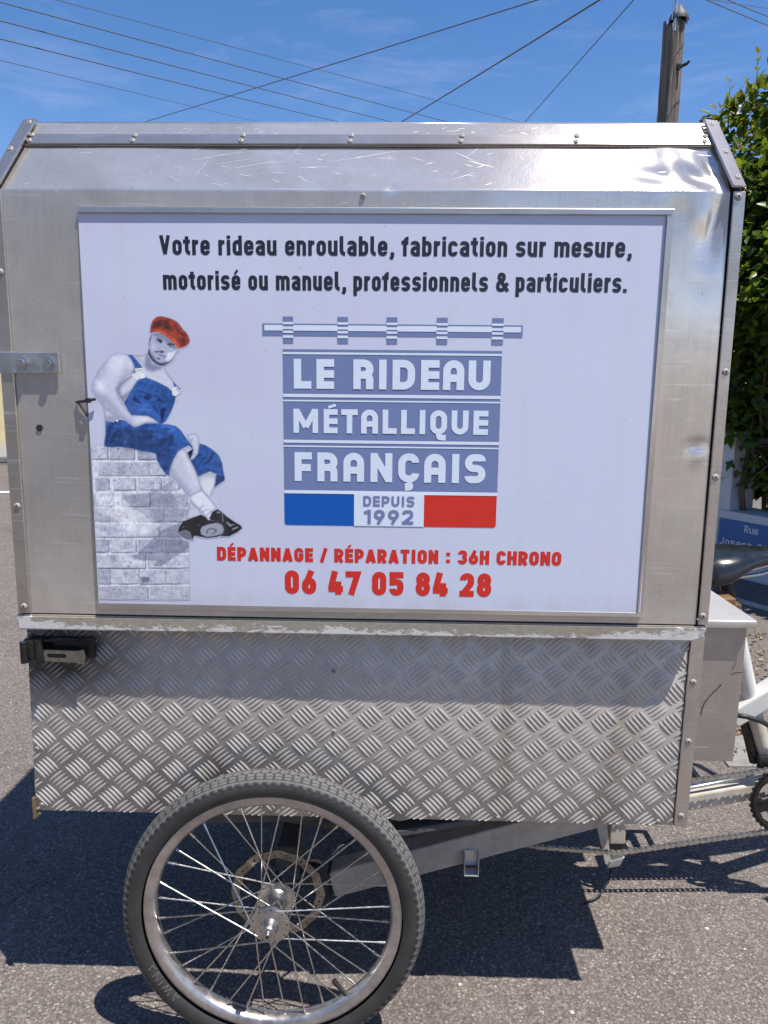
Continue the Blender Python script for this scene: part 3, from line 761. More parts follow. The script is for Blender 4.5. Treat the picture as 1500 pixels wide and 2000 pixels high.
    ((186, 193, 221), 0.8, 1.00, (-323.1, 931.1, -320.3, 927.0, -310.1, 917.6, -306.6, 908.2, -319.9, 904.3, -331.0, 901.3, -328.0, 913.2, -324.5, 925.9)),
    ((208, 214, 238), 0.8, 1.00, (-324.4, 935.5, -314.5, 943.6, -304.8, 946.6, -294.9, 935.7, -282.7, 920.1, -290.2, 913.7, -294.7, 902.5, -300.9, 905.9, -309.0, 917.4, -312.1, 919.7, -320.2, 928.0)),
    ((120, 126, 158), 1.0, 0.70, (-310.5, 918.7, -302.5, 925.1, -302.0, 924.3, -309.5, 917.4)),
    ((120, 126, 158), 1.0, 0.70, (-307.0, 913.5, -295.3, 918.9, -294.8, 917.8, -306.0, 912.2)),
    ((120, 126, 158), 1.0, 0.70, (-300.9, 908.3, -290.1, 916.9, -290.2, 915.3, -298.8, 907.2)),
    ((120, 126, 158), 1.0, 0.70, (-320.4, 923.8, -314.1, 921.8, -324.8, 916.4, -315.2, 920.2)),
    ((100, 106, 130), 1.0, 1.00, (-345.1, 880.5, -332.1, 884.5, -325.9, 881.4, -320.4, 869.5, -330.5, 869.3, -339.8, 874.2)),
    ((40, 40, 48), 0.8, 1.00, (-330.7, 900.4, -319.9, 904.6, -307.1, 909.2, -300.9, 906.1, -296.9, 900.9, -283.2, 900.0, -275.0, 893.8, -270.8, 885.4, -272.2, 879.0, -283.9, 874.3, -298.7, 872.5, -309.2, 874.1, -318.6, 875.9, -322.0, 870.5, -325.9, 881.4, -332.1, 884.5, -345.1, 880.5, -341.4, 890.7, -335.9, 898.2)),
    ((36, 37, 46), 0.8, 1.00, (-294.7, 904.1, -290.2, 913.7, -281.7, 918.2, -275.5, 913.9, -267.3, 906.6, -257.0, 899.4, -246.6, 893.2, -244.4, 888.9, -252.1, 882.5, -264.9, 875.7, -278.6, 875.5, -272.1, 883.2, -274.0, 891.7, -282.2, 899.0, -293.7, 900.7)),
    ((142, 148, 174), 0.9, 1.00, (-306.6, 890.2, -296.0, 894.3, -283.3, 896.7, -276.0, 893.6, -273.0, 886.4, -275.3, 880.0, -285.9, 876.6, -299.7, 874.7, -308.0, 878.2, -309.4, 884.6)),
    ((60, 64, 84), 0.7, 0.90, (-300.5, 882.8, -297.2, 887.1, -290.9, 888.8, -284.6, 886.2, -283.7, 883.1, -288.0, 879.3, -294.3, 878.1, -291.1, 879.5, -286.3, 882.5, -287.0, 885.1, -291.4, 887.0, -296.2, 885.8, -298.6, 882.8, -296.4, 879.9, -299.5, 879.8)),
    ((150, 155, 178), 1.0, 0.75, (-269.6, 898.1, -266.5, 898.2, -260.3, 891.9, -263.5, 891.3)),
    ((150, 155, 178), 1.0, 0.75, (-264.5, 894.0, -257.1, 895.1, -256.1, 893.9, -263.4, 892.7)),
    ((150, 155, 178), 1.0, 0.75, (-260.4, 887.7, -251.9, 891.5, -250.9, 889.9, -259.4, 885.8)),
    ((150, 155, 178), 1.0, 0.75, (-282.9, 914.3, -278.7, 913.9, -277.7, 911.8, -282.9, 912.2)),
    ((150, 155, 178), 1.0, 0.75, (-274.9, 920.2, -273.9, 920.0, -273.8, 898.1, -274.7, 898.1)),
    ((160, 168, 203), 0.7, 1.00, (-373.6, 1179.1, -376.4, 1169.6, -378.0, 1160.7, -379.4, 1154.2, -379.0, 1148.9, -374.5, 1140.6, -369.7, 1135.8, -362.5, 1132.6, -356.4, 1132.7, -348.9, 1136.0, -343.9, 1140.2, -340.0, 1146.8, -337.4, 1152.8, -335.9, 1157.5, -332.4, 1155.2, -333.1, 1152.8, -336.2, 1151.6, -335.3, 1158.1, -343.0, 1166.4, -351.3, 1173.4, -359.6, 1178.6, -366.8, 1180.3)),
    ((110, 118, 152), 1.6, 0.80, (-371.1, 1179.7, -359.0, 1179.2, -342.9, 1168.7, -335.3, 1158.1, -339.7, 1156.3, -346.8, 1162.8, -355.1, 1169.8, -365.2, 1175.0, -371.3, 1176.2)),
    ((208, 215, 238), 1.6, 0.95, (-350.2, 1151.2, -337.3, 1153.8, -339.7, 1147.4, -344.4, 1141.7, -350.1, 1138.1, -354.3, 1140.7, -351.6, 1146.7)),
    ((190, 197, 226), 2.2, 0.60, (-372.3, 1164.9, -365.7, 1162.6, -367.7, 1157.3, -371.5, 1154.9, -374.4, 1157.8)),
    ((44, 48, 66), 1.2, 1.00, (-379.7, 1154.8, -376.9, 1157.8, -376.2, 1150.7, -372.5, 1143.9, -367.2, 1138.2, -360.6, 1135.8, -355.1, 1135.9, -347.6, 1138.7, -342.5, 1144.1, -337.3, 1153.1, -339.4, 1146.8, -343.9, 1140.2, -348.9, 1136.0, -356.4, 1132.6, -362.5, 1132.5, -369.8, 1135.7, -374.5, 1140.4, -379.2, 1148.9)),
    ((80, 86, 112), 2.0, 0.60, (-377.1, 1152.4, -370.5, 1147.1, -366.5, 1140.0, -361.1, 1137.1, -352.5, 1139.0, -347.6, 1140.2, -352.6, 1135.4, -362.5, 1134.1, -370.9, 1138.8)),
    ((38, 42, 60), 0.9, 0.92, (-367.1, 1174.1, -361.1, 1171.8, -356.6, 1169.5, -357.3, 1166.8, -360.6, 1164.3, -363.7, 1167.7, -368.2, 1169.1, -364.2, 1170.0)),
    ((38, 42, 60), 0.9, 0.92, (-351.9, 1164.5, -346.1, 1165.6, -339.4, 1164.9, -336.5, 1161.4, -343.1, 1162.1, -349.2, 1162.2)),
    ((38, 42, 60), 0.9, 0.92, (-349.5, 1162.7, -343.2, 1160.1, -341.6, 1158.1, -347.5, 1160.1)),
    ((38, 42, 60), 0.9, 0.92, (-362.5, 1157.9, -360.2, 1155.3, -355.6, 1154.3, -354.4, 1152.9, -359.3, 1152.9)),
    ((38, 42, 60), 0.9, 0.92, (-371.3, 1151.9, -367.8, 1153.8, -361.7, 1153.9, -356.9, 1152.7, -355.4, 1151.3, -359.4, 1150.5, -363.0, 1152.3, -367.9, 1151.6)),
    ((38, 42, 60), 0.9, 0.92, (-367.6, 1151.6, -361.9, 1149.1, -353.2, 1145.6, -353.8, 1144.2, -362.0, 1147.7)),
    ((38, 42, 60), 0.9, 0.92, (-366.7, 1144.9, -363.3, 1143.8, -360.6, 1142.6, -362.7, 1140.8, -365.7, 1142.0)),
    ((206, 212, 236), 1.0, 0.80, (-360.4, 1157.9, -356.7, 1157.4, -353.8, 1154.4, -355.6, 1154.7, -359.2, 1156.2)),
    ((56, 60, 84), 1.0, 0.85, (-375.2, 1176.1, -372.7, 1178.5, -373.9, 1172.0, -376.6, 1163.7, -377.4, 1159.9, -379.4, 1161.9, -378.2, 1167.8)),
    ((146, 60, 50), 0.7, 1.00, (-375.2, 1184.4, -373.7, 1190.8, -371.1, 1197.3, -365.4, 1202.6, -358.7, 1204.1, -350.8, 1202.7, -341.8, 1199.9, -334.7, 1196.4, -330.0, 1191.2, -326.5, 1185.9, -320.6, 1180.1, -317.8, 1174.8, -316.4, 1168.9, -318.1, 1164.8, -322.5, 1161.2, -328.6, 1158.8, -332.9, 1157.4, -335.3, 1158.1, -337.6, 1162.8, -342.9, 1168.7, -350.0, 1174.0, -358.4, 1179.2, -365.0, 1180.9, -369.9, 1180.9, -373.6, 1178.8, -375.0, 1180.8)),
    ((78, 44, 44), 1.8, 0.90, (-366.2, 1196.2, -358.8, 1199.8, -348.0, 1197.5, -345.1, 1192.2, -342.4, 1184.0, -344.9, 1181.7, -350.9, 1184.0, -358.0, 1188.0, -367.8, 1187.4, -371.8, 1186.2, -370.0, 1192.1)),
    ((78, 44, 44), 1.8, 0.90, (-339.6, 1194.0, -336.1, 1191.7, -330.8, 1184.1, -323.2, 1177.1, -318.9, 1176.0, -324.5, 1174.8, -331.6, 1178.8, -336.9, 1184.1)),
    ((78, 44, 44), 1.8, 0.90, (-334.8, 1173.5, -324.5, 1172.4, -321.6, 1170.1, -322.4, 1164.2, -327.9, 1161.2, -330.8, 1167.0)),
    ((176, 78, 62), 0.7, 1.00, (-371.9, 1182.9, -364.8, 1185.6, -358.2, 1183.9, -348.6, 1179.3, -340.3, 1172.9, -333.9, 1165.8, -330.8, 1158.8, -334.2, 1157.4, -338.2, 1162.7, -346.5, 1170.2, -356.0, 1177.2, -363.8, 1180.8, -371.1, 1181.1)),
    ((70, 36, 36), 0.6, 0.80, (-370.3, 1185.0, -364.8, 1186.3, -358.2, 1184.8, -348.6, 1180.2, -339.7, 1173.5, -332.1, 1164.7, -332.7, 1164.7, -340.3, 1172.6, -349.2, 1179.3, -358.2, 1183.8, -364.8, 1185.5)),
]

# ------------------------------------------------------------------ materials
def asphalt():
    nt = NT('asphalt')
    v = nt.co()
    stone = nt.vor(v, 230.0, out='Color')
    dist = nt.vor(v, 230.0)
    big = nt.noise(v, 0.9, 6, 0.6)
    mid = nt.noise(v, 9.0, 5, 0.6)
    fine = nt.noise(v, 420.0, 3, 0.6)
    st = nt.sep(stone)
    c = nt.ramp(st[0], [(0.0, (0.120, 0.100, 0.089)), (0.35, (0.168, 0.142, 0.127)), (0.75, (0.235, 0.20, 0.18)), (0.93, (0.300, 0.262, 0.235)), (1.0, (0.45, 0.40, 0.36))])
    gap = nt.mrange(dist, 0.40, 0.80, 0, 0.65)
    c = nt.mix(gap, c, (0.055, 0.046, 0.041))
    c = nt.mix(nt.mrange(fine, 0.35, 0.65, 0, 0.25), c, (0.09, 0.077, 0.07))
    c = nt.mix(nt.mrange(mid, 0.4, 0.7, 0, 0.28), c, (0.19, 0.165, 0.148))
    c = nt.mix(nt.mrange(big, 0.35, 0.7, 0, 0.25), c, (0.11, 0.096, 0.088))
    s2 = nt.vor(v, 36.0, out='Color')
    d2 = nt.vor(v, 36.0)
    pale = nt.math('MULTIPLY', nt.math('GREATER_THAN', nt.sep(s2)[1], 0.955), nt.math('LESS_THAN', d2, 0.14))
    c = nt.mix(pale, c, (0.52, 0.45, 0.38))
    # dark oily stains and thin dry cracks
    oil = nt.noise(nt.co(loc=(5, 2, 0)), 2.3, 5, 0.6, 0.8)
    c = nt.mix(nt.mrange(oil, 0.56, 0.70, 0, 0.38), c, (0.075, 0.066, 0.06))
    crack = nt.n.new('ShaderNodeTexVoronoi')
    crack.feature = 'DISTANCE_TO_EDGE'
    crack.inputs['Scale'].default_value = 1.7
    wob = nt.n.new('ShaderNodeVectorMath')
    wob.operation = 'ADD'
    sc_ = nt.n.new('ShaderNodeVectorMath')
    sc_.operation = 'SCALE'
    sc_.inputs['Scale'].default_value = 0.28
    nt.l.new(nt.noise(v, 5.0, 6, 0.7, col=True), sc_.inputs[0])
    nt.l.new(v, wob.inputs[0])
    nt.l.new(sc_.outputs[0], wob.inputs[1])
    nt.l.new(wob.outputs[0], crack.inputs['Vector'])
    ck = nt.math('MULTIPLY', nt.mrange(crack.outputs['Distance'], 0.0, 0.006, 0.7, 0), nt.mrange(big, 0.48, 0.58, 0, 1))
    c = nt.mix(ck, c, (0.04, 0.035, 0.032))
    nt.set('Base Color', c).set('Roughness', 0.9).set('Specular IOR Level', 0.12)
    nt.bump(nt.math('SUBTRACT', 1.0, dist), 0.6, 0.0022)
    nt.bump(mid, 0.35, 0.006)
    return nt.m

def leafmat(name, a, b, c):
    nt = NT(name)
    rnd = nt.attr('tone', 'Fac')
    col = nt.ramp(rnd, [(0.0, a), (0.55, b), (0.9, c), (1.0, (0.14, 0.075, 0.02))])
    nt.set('Base Color', col).set('Roughness', 0.38).set('Specular IOR Level', 0.5)
    tr = nt.n.new('ShaderNodeBsdfTranslucent')
    t2 = nt.mix(0.5, col, (0.24, 0.28, 0.01))
    nt.l.new(t2, tr.inputs['Color'])
    mixs = nt.n.new('ShaderNodeMixShader')
    mixs.inputs['Fac'].default_value = 0.5
    nt.l.new(nt.b.outputs[0], mixs.inputs[1])
    nt.l.new(tr.outputs[0], mixs.inputs[2])
    nt.l.new(mixs.outputs[0], nt.out.inputs['Surface'])
    return nt.m

def lipmat():
    nt = NT('peeling_paint')
    v = nt.co((1, 1, 2.2))
    n = nt.noise(v, 44.0, 7, 0.75, 0.7)
    g = nt.noise(nt.co((4, 1, 1)), 2.2, 3, 0.6)
    z = nt.sep(nt.tc.outputs['Object'])[2]
    edge = nt.mrange(z, 0.722, 0.742, 0.10, -0.10)
    x = nt.sep(nt.tc.outputs['Object'])[0]
    ends = nt.mrange(nt.math('ABSOLUTE', nt.math('ADD', x, 0.066)), 0.38, 0.53, 0.0, 0.10)
    f = nt.math('ADD', nt.math('ADD', nt.math('ADD', nt.math('MULTIPLY', n, 0.75), nt.math('MULTIPLY', g, 0.35)), edge), ends)
    f = nt.mrange(f, 0.585, 0.61, 0, 1)
    grime = nt.mix(nt.noise(v, 90, 4, 0.6), (0.19, 0.165, 0.13), (0.40, 0.36, 0.30))
    white = nt.mix(nt.noise(v, 60, 4, 0.6), (0.42, 0.41, 0.39), (0.70, 0.69, 0.66))
    nt.set('Base Color', nt.mix(f, grime, white)).set('Roughness', 0.6)
    nt.bump(f, 0.5, 0.0006)
    return nt.m

BGTOP = (0.590, 0.630, 0.760)
def bgcolor(nt):
    """printed background of the sign: pale blue with lilac cloud patches"""
    v = nt.co((1.0, 1.0, 2.2))
    n = nt.noise(v, 3.0, 5, 0.5, 0.3)
    x = nt.sep(nt.tc.outputs['Object'])[0]
    left = nt.mrange(x, -0.47, 0.15, 1, 0.25)
    f = nt.math('MULTIPLY', nt.mrange(n, 0.42, 0.62, 0, 1), left)
    return nt.mix(f, BGTOP, (0.575, 0.575, 0.725))

def signmat(name, printed=False):
    nt = NT(name)
    c = bgcolor(nt)
    if printed:
        c = nt.mix(nt.attr('cover', 'Fac'), c, nt.attr('ink'))
    sp = nt.noise(nt.co(), 210.0, 2, 0.4)
    c = nt.mix(nt.mrange(sp, 0.745, 0.77, 0, 0.5), c, (0.30, 0.28, 0.28))
    # faint dust running down from the top edge and gathered along the bottom
    z_ = nt.sep(nt.tc.outputs['Object'])[2]
    dr = nt.noise(nt.co((1, 1, 0.06)), 26.0, 4, 0.6)
    c = nt.mix(nt.mrange(dr, 0.50, 0.75, 0, 0.10), c, (0.40, 0.38, 0.36))
    c = nt.mix(nt.math('MULTIPLY', nt.mrange(z_, 0.765, 0.80, 0.30, 0.0), nt.mrange(dr, 0.35, 0.6, 0.3, 1)), c, (0.36, 0.34, 0.31))
    nt.set('Base Color', c).set('Roughness', 0.33).set('Specular IOR Level', 0.4)
    nt.bump(nt.noise(nt.co(), 4.0, 2, 0.5), 0.12, 0.004)
    return nt.m

def ink(name, col, rough=0.35):
    nt = NT(name)
    n = nt.noise(nt.co(), 40, 4, 0.6)
    nt.set('Base Color', nt.mix(nt.mrange(n, 0.4, 0.7, 0, 0.12), col, tuple(min(1, x * 1.3 + 0.02) for x in col)))
    nt.set('Roughness', rough).set('Specular IOR Level', 0.4)
    return nt.m

M = {}
M['asphalt'] = asphalt()
M['alu_panel'] = aluminium('aluminium_panel', (0.725, 0.685, 0.64), (0.19, 0.30), dirt=0.26, seed=2.0, metal=0.68, roof=0.46)
M['alu_strip'] = aluminium('aluminium_strip', (0.62, 0.575, 0.53), (0.27, 0.36), brush='x', dirt=0.32, seed=6.0, metal=0.8, roof=0.46)
M['alu_side'] = aluminium('aluminium_side', (0.52, 0.475, 0.445), (0.36, 0.48), dirt=0.22, seed=11.0, scr=0.4, metal=0.75)
M['alu_shelf'] = aluminium('aluminium_shelf', (0.66, 0.645, 0.62), (0.30, 0.42), dirt=0.25, seed=16.0, metal=0.6)
M['rivet'] = plain('rivet_metal', (0.36, 0.335, 0.31), 0.68, 0.35, 0.2, 300, spec=0.25)
M['dark_chassis'] = plain('shaded_chassis', (0.085, 0.08, 0.075), 0.7, 0.0, 0.3, 50)  # chassis paint darkened to carry the shade under the box
M['rivet_core'] = plain('dark_mandrel', (0.04, 0.037, 0.034), 0.6, 0.4)
M['steel'] = plain('bright_steel', (0.62, 0.61, 0.59), 0.24, 1.0, 0.18, 120)
M['zinc'] = plain('zinc_plate', (0.50, 0.52, 0.52), 0.36, 0.9, 0.18, 40)
M['rim'] = plain('rim_aluminium', (0.52, 0.49, 0.475), 0.36, 0.9, 0.22, 60, 0.1)
M['disc'] = plain('rusty_disc', (0.30, 0.255, 0.20), 0.42, 0.8, 0.35, 90)
M['hub'] = plain('hub_metal', (0.56, 0.54, 0.52), 0.30, 1.0, 0.2, 90)
M['grey_paint'] = plain('worn_grey_paint', (0.42, 0.375, 0.32), 0.5, 0.0, 0.22, 45, 0.15)
M['white_paint'] = plain('white_frame_paint', (0.60, 0.59, 0.56), 0.34, 0.0, 0.10, 40, 0.05)
M['cream_paint'] = plain('dirty_cream_paint', (0.50, 0.455, 0.38), 0.45, 0.0, 0.22, 40, 0.1)
M['black'] = plain('black_plastic', (0.018, 0.018, 0.02), 0.42, 0.0, 0.3, 60, 0.1)
M['saddle'] = plain('black_saddle_vinyl', (0.012, 0.014, 0.018), 0.24, 0.0, 0.15, 40, 0.0, spec=0.6)
M['black_metal'] = plain('black_metal', (0.035, 0.034, 0.034), 0.30, 0.55, 0.4, 70, 0.1)
M['chain'] = plain('oily_chain', (0.56, 0.54, 0.50), 0.30, 0.9, 0.3, 400)
M['lip'] = lipmat()
M['dark_slot'] = plain('dark_gap', (0.02, 0.019, 0.018), 0.8)
M['white_wall'] = plain('white_render', (0.50, 0.51, 0.53), 0.85, 0.0, 0.07, 18, 0.25, bdist=0.003)
M['yellow_wall'] = plain('yellow_render', (0.72, 0.60, 0.33), 0.9, 0.0, 0.08, 8, 0.2, bdist=0.004)
M['pavement'] = plain('pavement_concrete', (0.24, 0.225, 0.205), 0.85, 0.0, 0.25, 30, 0.4, bdist=0.004)
M['kerb'] = plain('kerb_stone', (0.34, 0.33, 0.31), 0.8, 0.0, 0.2, 30, 0.4, bdist=0.004)
M['paint_line'] = plain('road_paint', (0.62, 0.61, 0.58), 0.7, 0.0, 0.25, 60, 0.2)
M['blue_sign'] = plain('blue_enamel', (0.010, 0.105, 0.30), 0.3, 0.0, 0.08, 10)
M['white_ink'] = plain('white_enamel', (0.60, 0.62, 0.66), 0.4, 0.0, 0.05)
M['cable'] = plain('cable_sheath', (0.075, 0.078, 0.085), 0.6)
M['dead_leaf'] = plain('dead_leaf', (0.27, 0.185, 0.115), 0.8, 0.0, 0.45, 60)
M['wood_block'] = plain('brown_wood', (0.16, 0.085, 0.04), 0.5, 0.0, 0.3, 50)
M['leaf'] = leafmat('hedge_leaf', (0.026, 0.060, 0.014), (0.090, 0.165, 0.020), (0.26, 0.30, 0.032))
M['twig'] = plain('twig_bark', (0.12, 0.085, 0.05), 0.8, 0.0, 0.3, 40)
M['sign_face'] = signmat('sign_print')
M['photo_ink'] = signmat('sign_photo_print', True)
M['slate_ink'] = ink('slate_blue_ink', (0.165, 0.215, 0.395))
M['pale_ink'] = ink('pale_ink', (0.68, 0.755, 0.865))
M['dark_ink'] = ink('charcoal_ink', (0.020, 0.024, 0.038))
M['red_ink'] = ink('red_ink', (0.62, 0.030, 0.020))
M['blue_ink'] = ink('blue_ink', (0.004, 0.095, 0.43))

def rubbermat():
    nt = NT('tyre_rubber')
    dz = nt.attr('groove', 'Fac')
    n = nt.noise(nt.co(), 30, 5, 0.65)
    dust = nt.attr('tread', 'Fac')
    base = nt.mix(nt.mrange(n, 0.4, 0.7, 0, 0.5), (0.034, 0.034, 0.034), (0.066, 0.064, 0.061))
    c = nt.mix(nt.math('MULTIPLY', dust, nt.mrange(n, 0.25, 0.6, 0.75, 1.0)), base, (0.135, 0.130, 0.126))
    c = nt.mix(dz, c, (0.016, 0.016, 0.016))
    nt.set('Base Color', c).set('Roughness', nt.mrange(dust, 0, 1, 0.48, 0.8)).set('Specular IOR Level', 0.4)
    nt.bump(nt.noise(nt.co(), 300, 3, 0.6), 0.1, 0.0004)
    return nt.m
M['rubber'] = rubbermat()

def plate_mat():
    nt = NT('tread_plate_metal')
    n1 = nt.noise(nt.co(), 4.0, 6, 0.62, 0.4)
    n2 = nt.noise(nt.co(loc=(2, 2, 2)), 45.0, 5, 0.65)
    h = nt.attr('ridge', 'Fac')
    base = nt.mix(nt.mrange(n1, 0.38, 0.66, 0, 1), (0.555, 0.52, 0.475), (0.475, 0.435, 0.39))
    base = nt.mix(nt.mrange(n2, 0.45, 0.7, 0, 0.3), base, (0.26, 0.235, 0.205))
    # brown water stains running down the sheet
    st = nt.noise(nt.co((1, 1, 0.12)), 9.0, 5, 0.62, 0.6)
    base = nt.mix(nt.mrange(st, 0.57, 0.68, 0, 0.5), base, (0.25, 0.205, 0.16))
    # black grease near the latch
    x, y, z = nt.sep(nt.tc.outputs['Object'])[:3]
    g = nt.math('MULTIPLY', nt.mrange(x, -0.54, -0.40, 1, 0), nt.mrange(z, 0.565, 0.64, 0, 1))
    g = nt.math('MULTIPLY', g, nt.mrange(n1, 0.30, 0.5, 0.45, 1))
    base = nt.mix(g, base, (0.07, 0.065, 0.055))
    c = nt.mix(nt.math('MULTIPLY', h, 0.35), base, (0.585, 0.56, 0.52))
    nt.set('Base Color', c).set('Metallic', 0.42).set('Specular IOR Level', 0.35)
    nt.set('Roughness', nt.mrange(n2, 0.3, 0.7, 0.38, 0.50))
    nt.bump(n2, 0.12, 0.001)
    return nt.m
M['plate'] = plate_mat()

# ------------------------------------------------------------------ setting: road, pavement, far wall
W0 = Vector((1.97, 3.251, 0))
WT = Vector((0.502, -0.865, 0)).normalized()
WN = Vector((WT.y, -WT.x, 0))            # out of the wall, towards the road
def wp(s, n, z):
    return W0 + WT * s + WN * n + Vector((0, 0, z))

b = MB()
b.add([(-150, -60, 0), (150, -60, 0), (150, 240, 0), (-150, 240, 0)], [(0, 1, 2, 3)])
road = b.build('road', M['asphalt'])
tag(road, 'grey asphalt road with pale stone chips', 'road', kind='structure')

b = MB()
b.hexa([wp(-14, 0.02, 0.0), wp(5, 0.02, 0.0), wp(5, 0.42, 0.0), wp(-14, 0.42, 0.0), wp(-14, 0.02, 0.012), wp(5, 0.02, 0.012), wp(5, 0.42, 0.012), wp(-14, 0.42, 0.012)], 0.003)
pv = b.build('pavement', M['asphalt'])
tag(pv, 'narrow shaded pavement strip along the white wall', 'pavement', kind='structure')
b = MB()
b.hexa([wp(-14, 0.42, 0.0), wp(5, 0.42, 0.0), wp(5, 0.455, 0.0), wp(-14, 0.455, 0.0), wp(-14, 0.42, 0.018), wp(5, 0.42, 0.018), wp(5, 0.455, 0.018), wp(-14, 0.455, 0.018)], 0.004)
kb = b.build('kerb', M['kerb'])
tag(kb, 'thin pale kerb edging beside the shaded pavement', 'kerb', kind='structure')
# pale concrete patch beside the bicycle
b = MB()
b.box(0.98, 1.16, 0.93, 1.13, -0.02, 0.006, 0.002)
pt = b.build('concrete_patch', M['pavement'])
tag(pt, 'pale concrete patch let into the asphalt', 'road patch', kind='structure')
b = MB()
b.add([(-4.6, 6.15, 0.004), (-3.2, 6.4, 0.004), (-3.2, 6.52, 0.004), (-4.6, 6.27, 0.004)], [(0, 1, 2, 3)])
ln = b.build('road_marking', M['paint_line'])
tag(ln, 'worn white painted line across the far road', 'road marking', kind='structure')

# far left: yellow garden wall with a pavement before it
b = MB()
b.box(-16, -4.5, 11.3, 11.55, 0, 2.7)
b.box(-16.03, -4.47, 11.25, 11.60, 2.7, 2.78, 0.01)
yw = b.build('garden_wall', M['yellow_wall'])
tag(yw, 'sunlit yellow rendered wall behind the left edge of the cart', 'wall')
b = MB()
b.box(-16, -2.0, 9.05, 11.28, 0, 0.10, 0.02)
p2 = b.build('pavement', M['pavement'])
tag(p2, 'pavement in front of the yellow wall', 'pavement', kind='structure')

# added wall out of view behind the camera: cuts sky reflection on lid and plate
cw = thing('garden_wall', (-7.0, -4.7, 0), 'unseen cream wall with coping, added behind the camera so the metal mirrors less sky', 'wall')
M['added_wall'] = plain('cream_render', (0.74, 0.655, 0.545), 0.9, 0.0, 0.08, 6, 0.2, bdist=0.004)
b = MB()
b.box(-16, 0.35, -4.85, -4.6, 0, 2.75)
b.build('added_wall_panel', M['added_wall'], cw)
b = MB()
b.box(-16.04, 0.39, -4.90, -4.55, 2.752, 2.83, 0.01)
b.build('coping', M['kerb'], cw)

# white wall: low base, pillars with openings, rail
wall = thing('white_wall', tuple(wp(0.3, -0.1, 0)), 'low white rendered wall with pillars and openings below the hedge', 'wall')
b = MB()
def wbox(s0, s1, n0, n1, z0, z1, bev=0.004):
    b.hexa([wp(s0, n0, z0), wp(s1, n0, z0), wp(s1, n1, z0), wp(s0, n1, z0), wp(s0, n0, z1), wp(s1, n0, z1), wp(s1, n1, z1), wp(s0, n1, z1)], bev)
wbox(-9, 4.5, -0.26, 0.0, 0.0, 0.392)
b.build('wall_base', M['white_wall'], wall)
for s0, s1 in ((-0.42, -0.04), (1.5, 1.88), (3.4, 3.78), (-2.3, -1.92), (-4.2, -3.82)):
    b = MB()
    wbox(s0, s1, -0.22, -0.003, 0.393, 0.86)
    b.build('pillar', M['white_wall'], wall)
for s0, s1 in ((-0.035, 1.495), (1.885, 3.395), (-1.915, -0.425), (-3.815, -2.305)):
    b = MB()
    wbox(s0, s1, -0.17, -0.11, 0.772, 0.832, 0.006)
    b.build('rail', M['cable'], wall)

# street name plate
sgn = thing('street_sign', tuple(wp(0.16, 0.004, 0.24)), 'blue enamel street name plate with white lettering on the white wall', 'street sign')
b = MB()
b.hexa([wp(-0.094, 0.001, 0.13), wp(0.50, 0.001, 0.13), wp(0.50, 0.009, 0.13), wp(-0.094, 0.009, 0.13), wp(-0.094, 0.001, 0.346), wp(0.50, 0.001, 0.346), wp(0.50, 0.009, 0.346), wp(-0.094, 0.009, 0.346)], 0.002)
b.build('plate', M['blue_sign'], sgn)
wpl = lambda x, z: wp(x, 0.0105, z)
q = layout('Rue', 0.080, 0.168, 0.284, 0.043, 0.155)
q += layout("Joseph D'ARBAUD", -0.078, 0.475, 0.190, 0.043, 0.155)
flat_mesh('lettering', q, M['white_ink'], sgn, wpl)
q = layout('S', -0.07, -0.045, 0.298, 0.026, 0.14)
flat_mesh('faded_emblem', q, plain('faded_enamel', (0.02, 0.085, 0.22), 0.4), sgn, wpl)

# ------------------------------------------------------------------ hedge
class Leaves:
    def __init__(s):
        s.b, s.t = MB(), []
    def leaf(s, p, d, nrm, L, tone, fold=0.25):
        d = d.normalized()
        sd_ = d.cross(nrm)
        if sd_.length < 1e-3:
            sd_ = d.cross(Vector((0.3, 0.5, 0.8)))
        sd_.normalize()
        nn = sd_.cross(d).normalized()
        w = L * random.uniform(0.20, 0.27)
        bend = -nn * L * random.uniform(0.05, 0.22)
        v = [p, p + d * L * .33 + sd_ * w + nn * w * fold, p + d * L * .70 + sd_ * w * .72 + nn * w * fold + bend * .5, p + d * L + bend,
             p + d * L * .70 - sd_ * w * .72 + nn * w * fold + bend * .5, p + d * L * .33 - sd_ * w + nn * w * fold, p + d * L * .35, p + d * L * .70 + bend * .45]
        s.b.add(v, [(0, 1, 6), (1, 2, 7, 6), (2, 3, 7), (0, 6, 5), (6, 7, 4, 5), (7, 3, 4)])
        s.t += [tone] * 8
    def build(s, name, parent):
        o = s.b.build(name, M['leaf'], parent, smooth=True)
        a = o.data.attributes.new('tone', 'FLOAT', 'POINT')
        a.data.foreach_set('value', s.t)
        return o

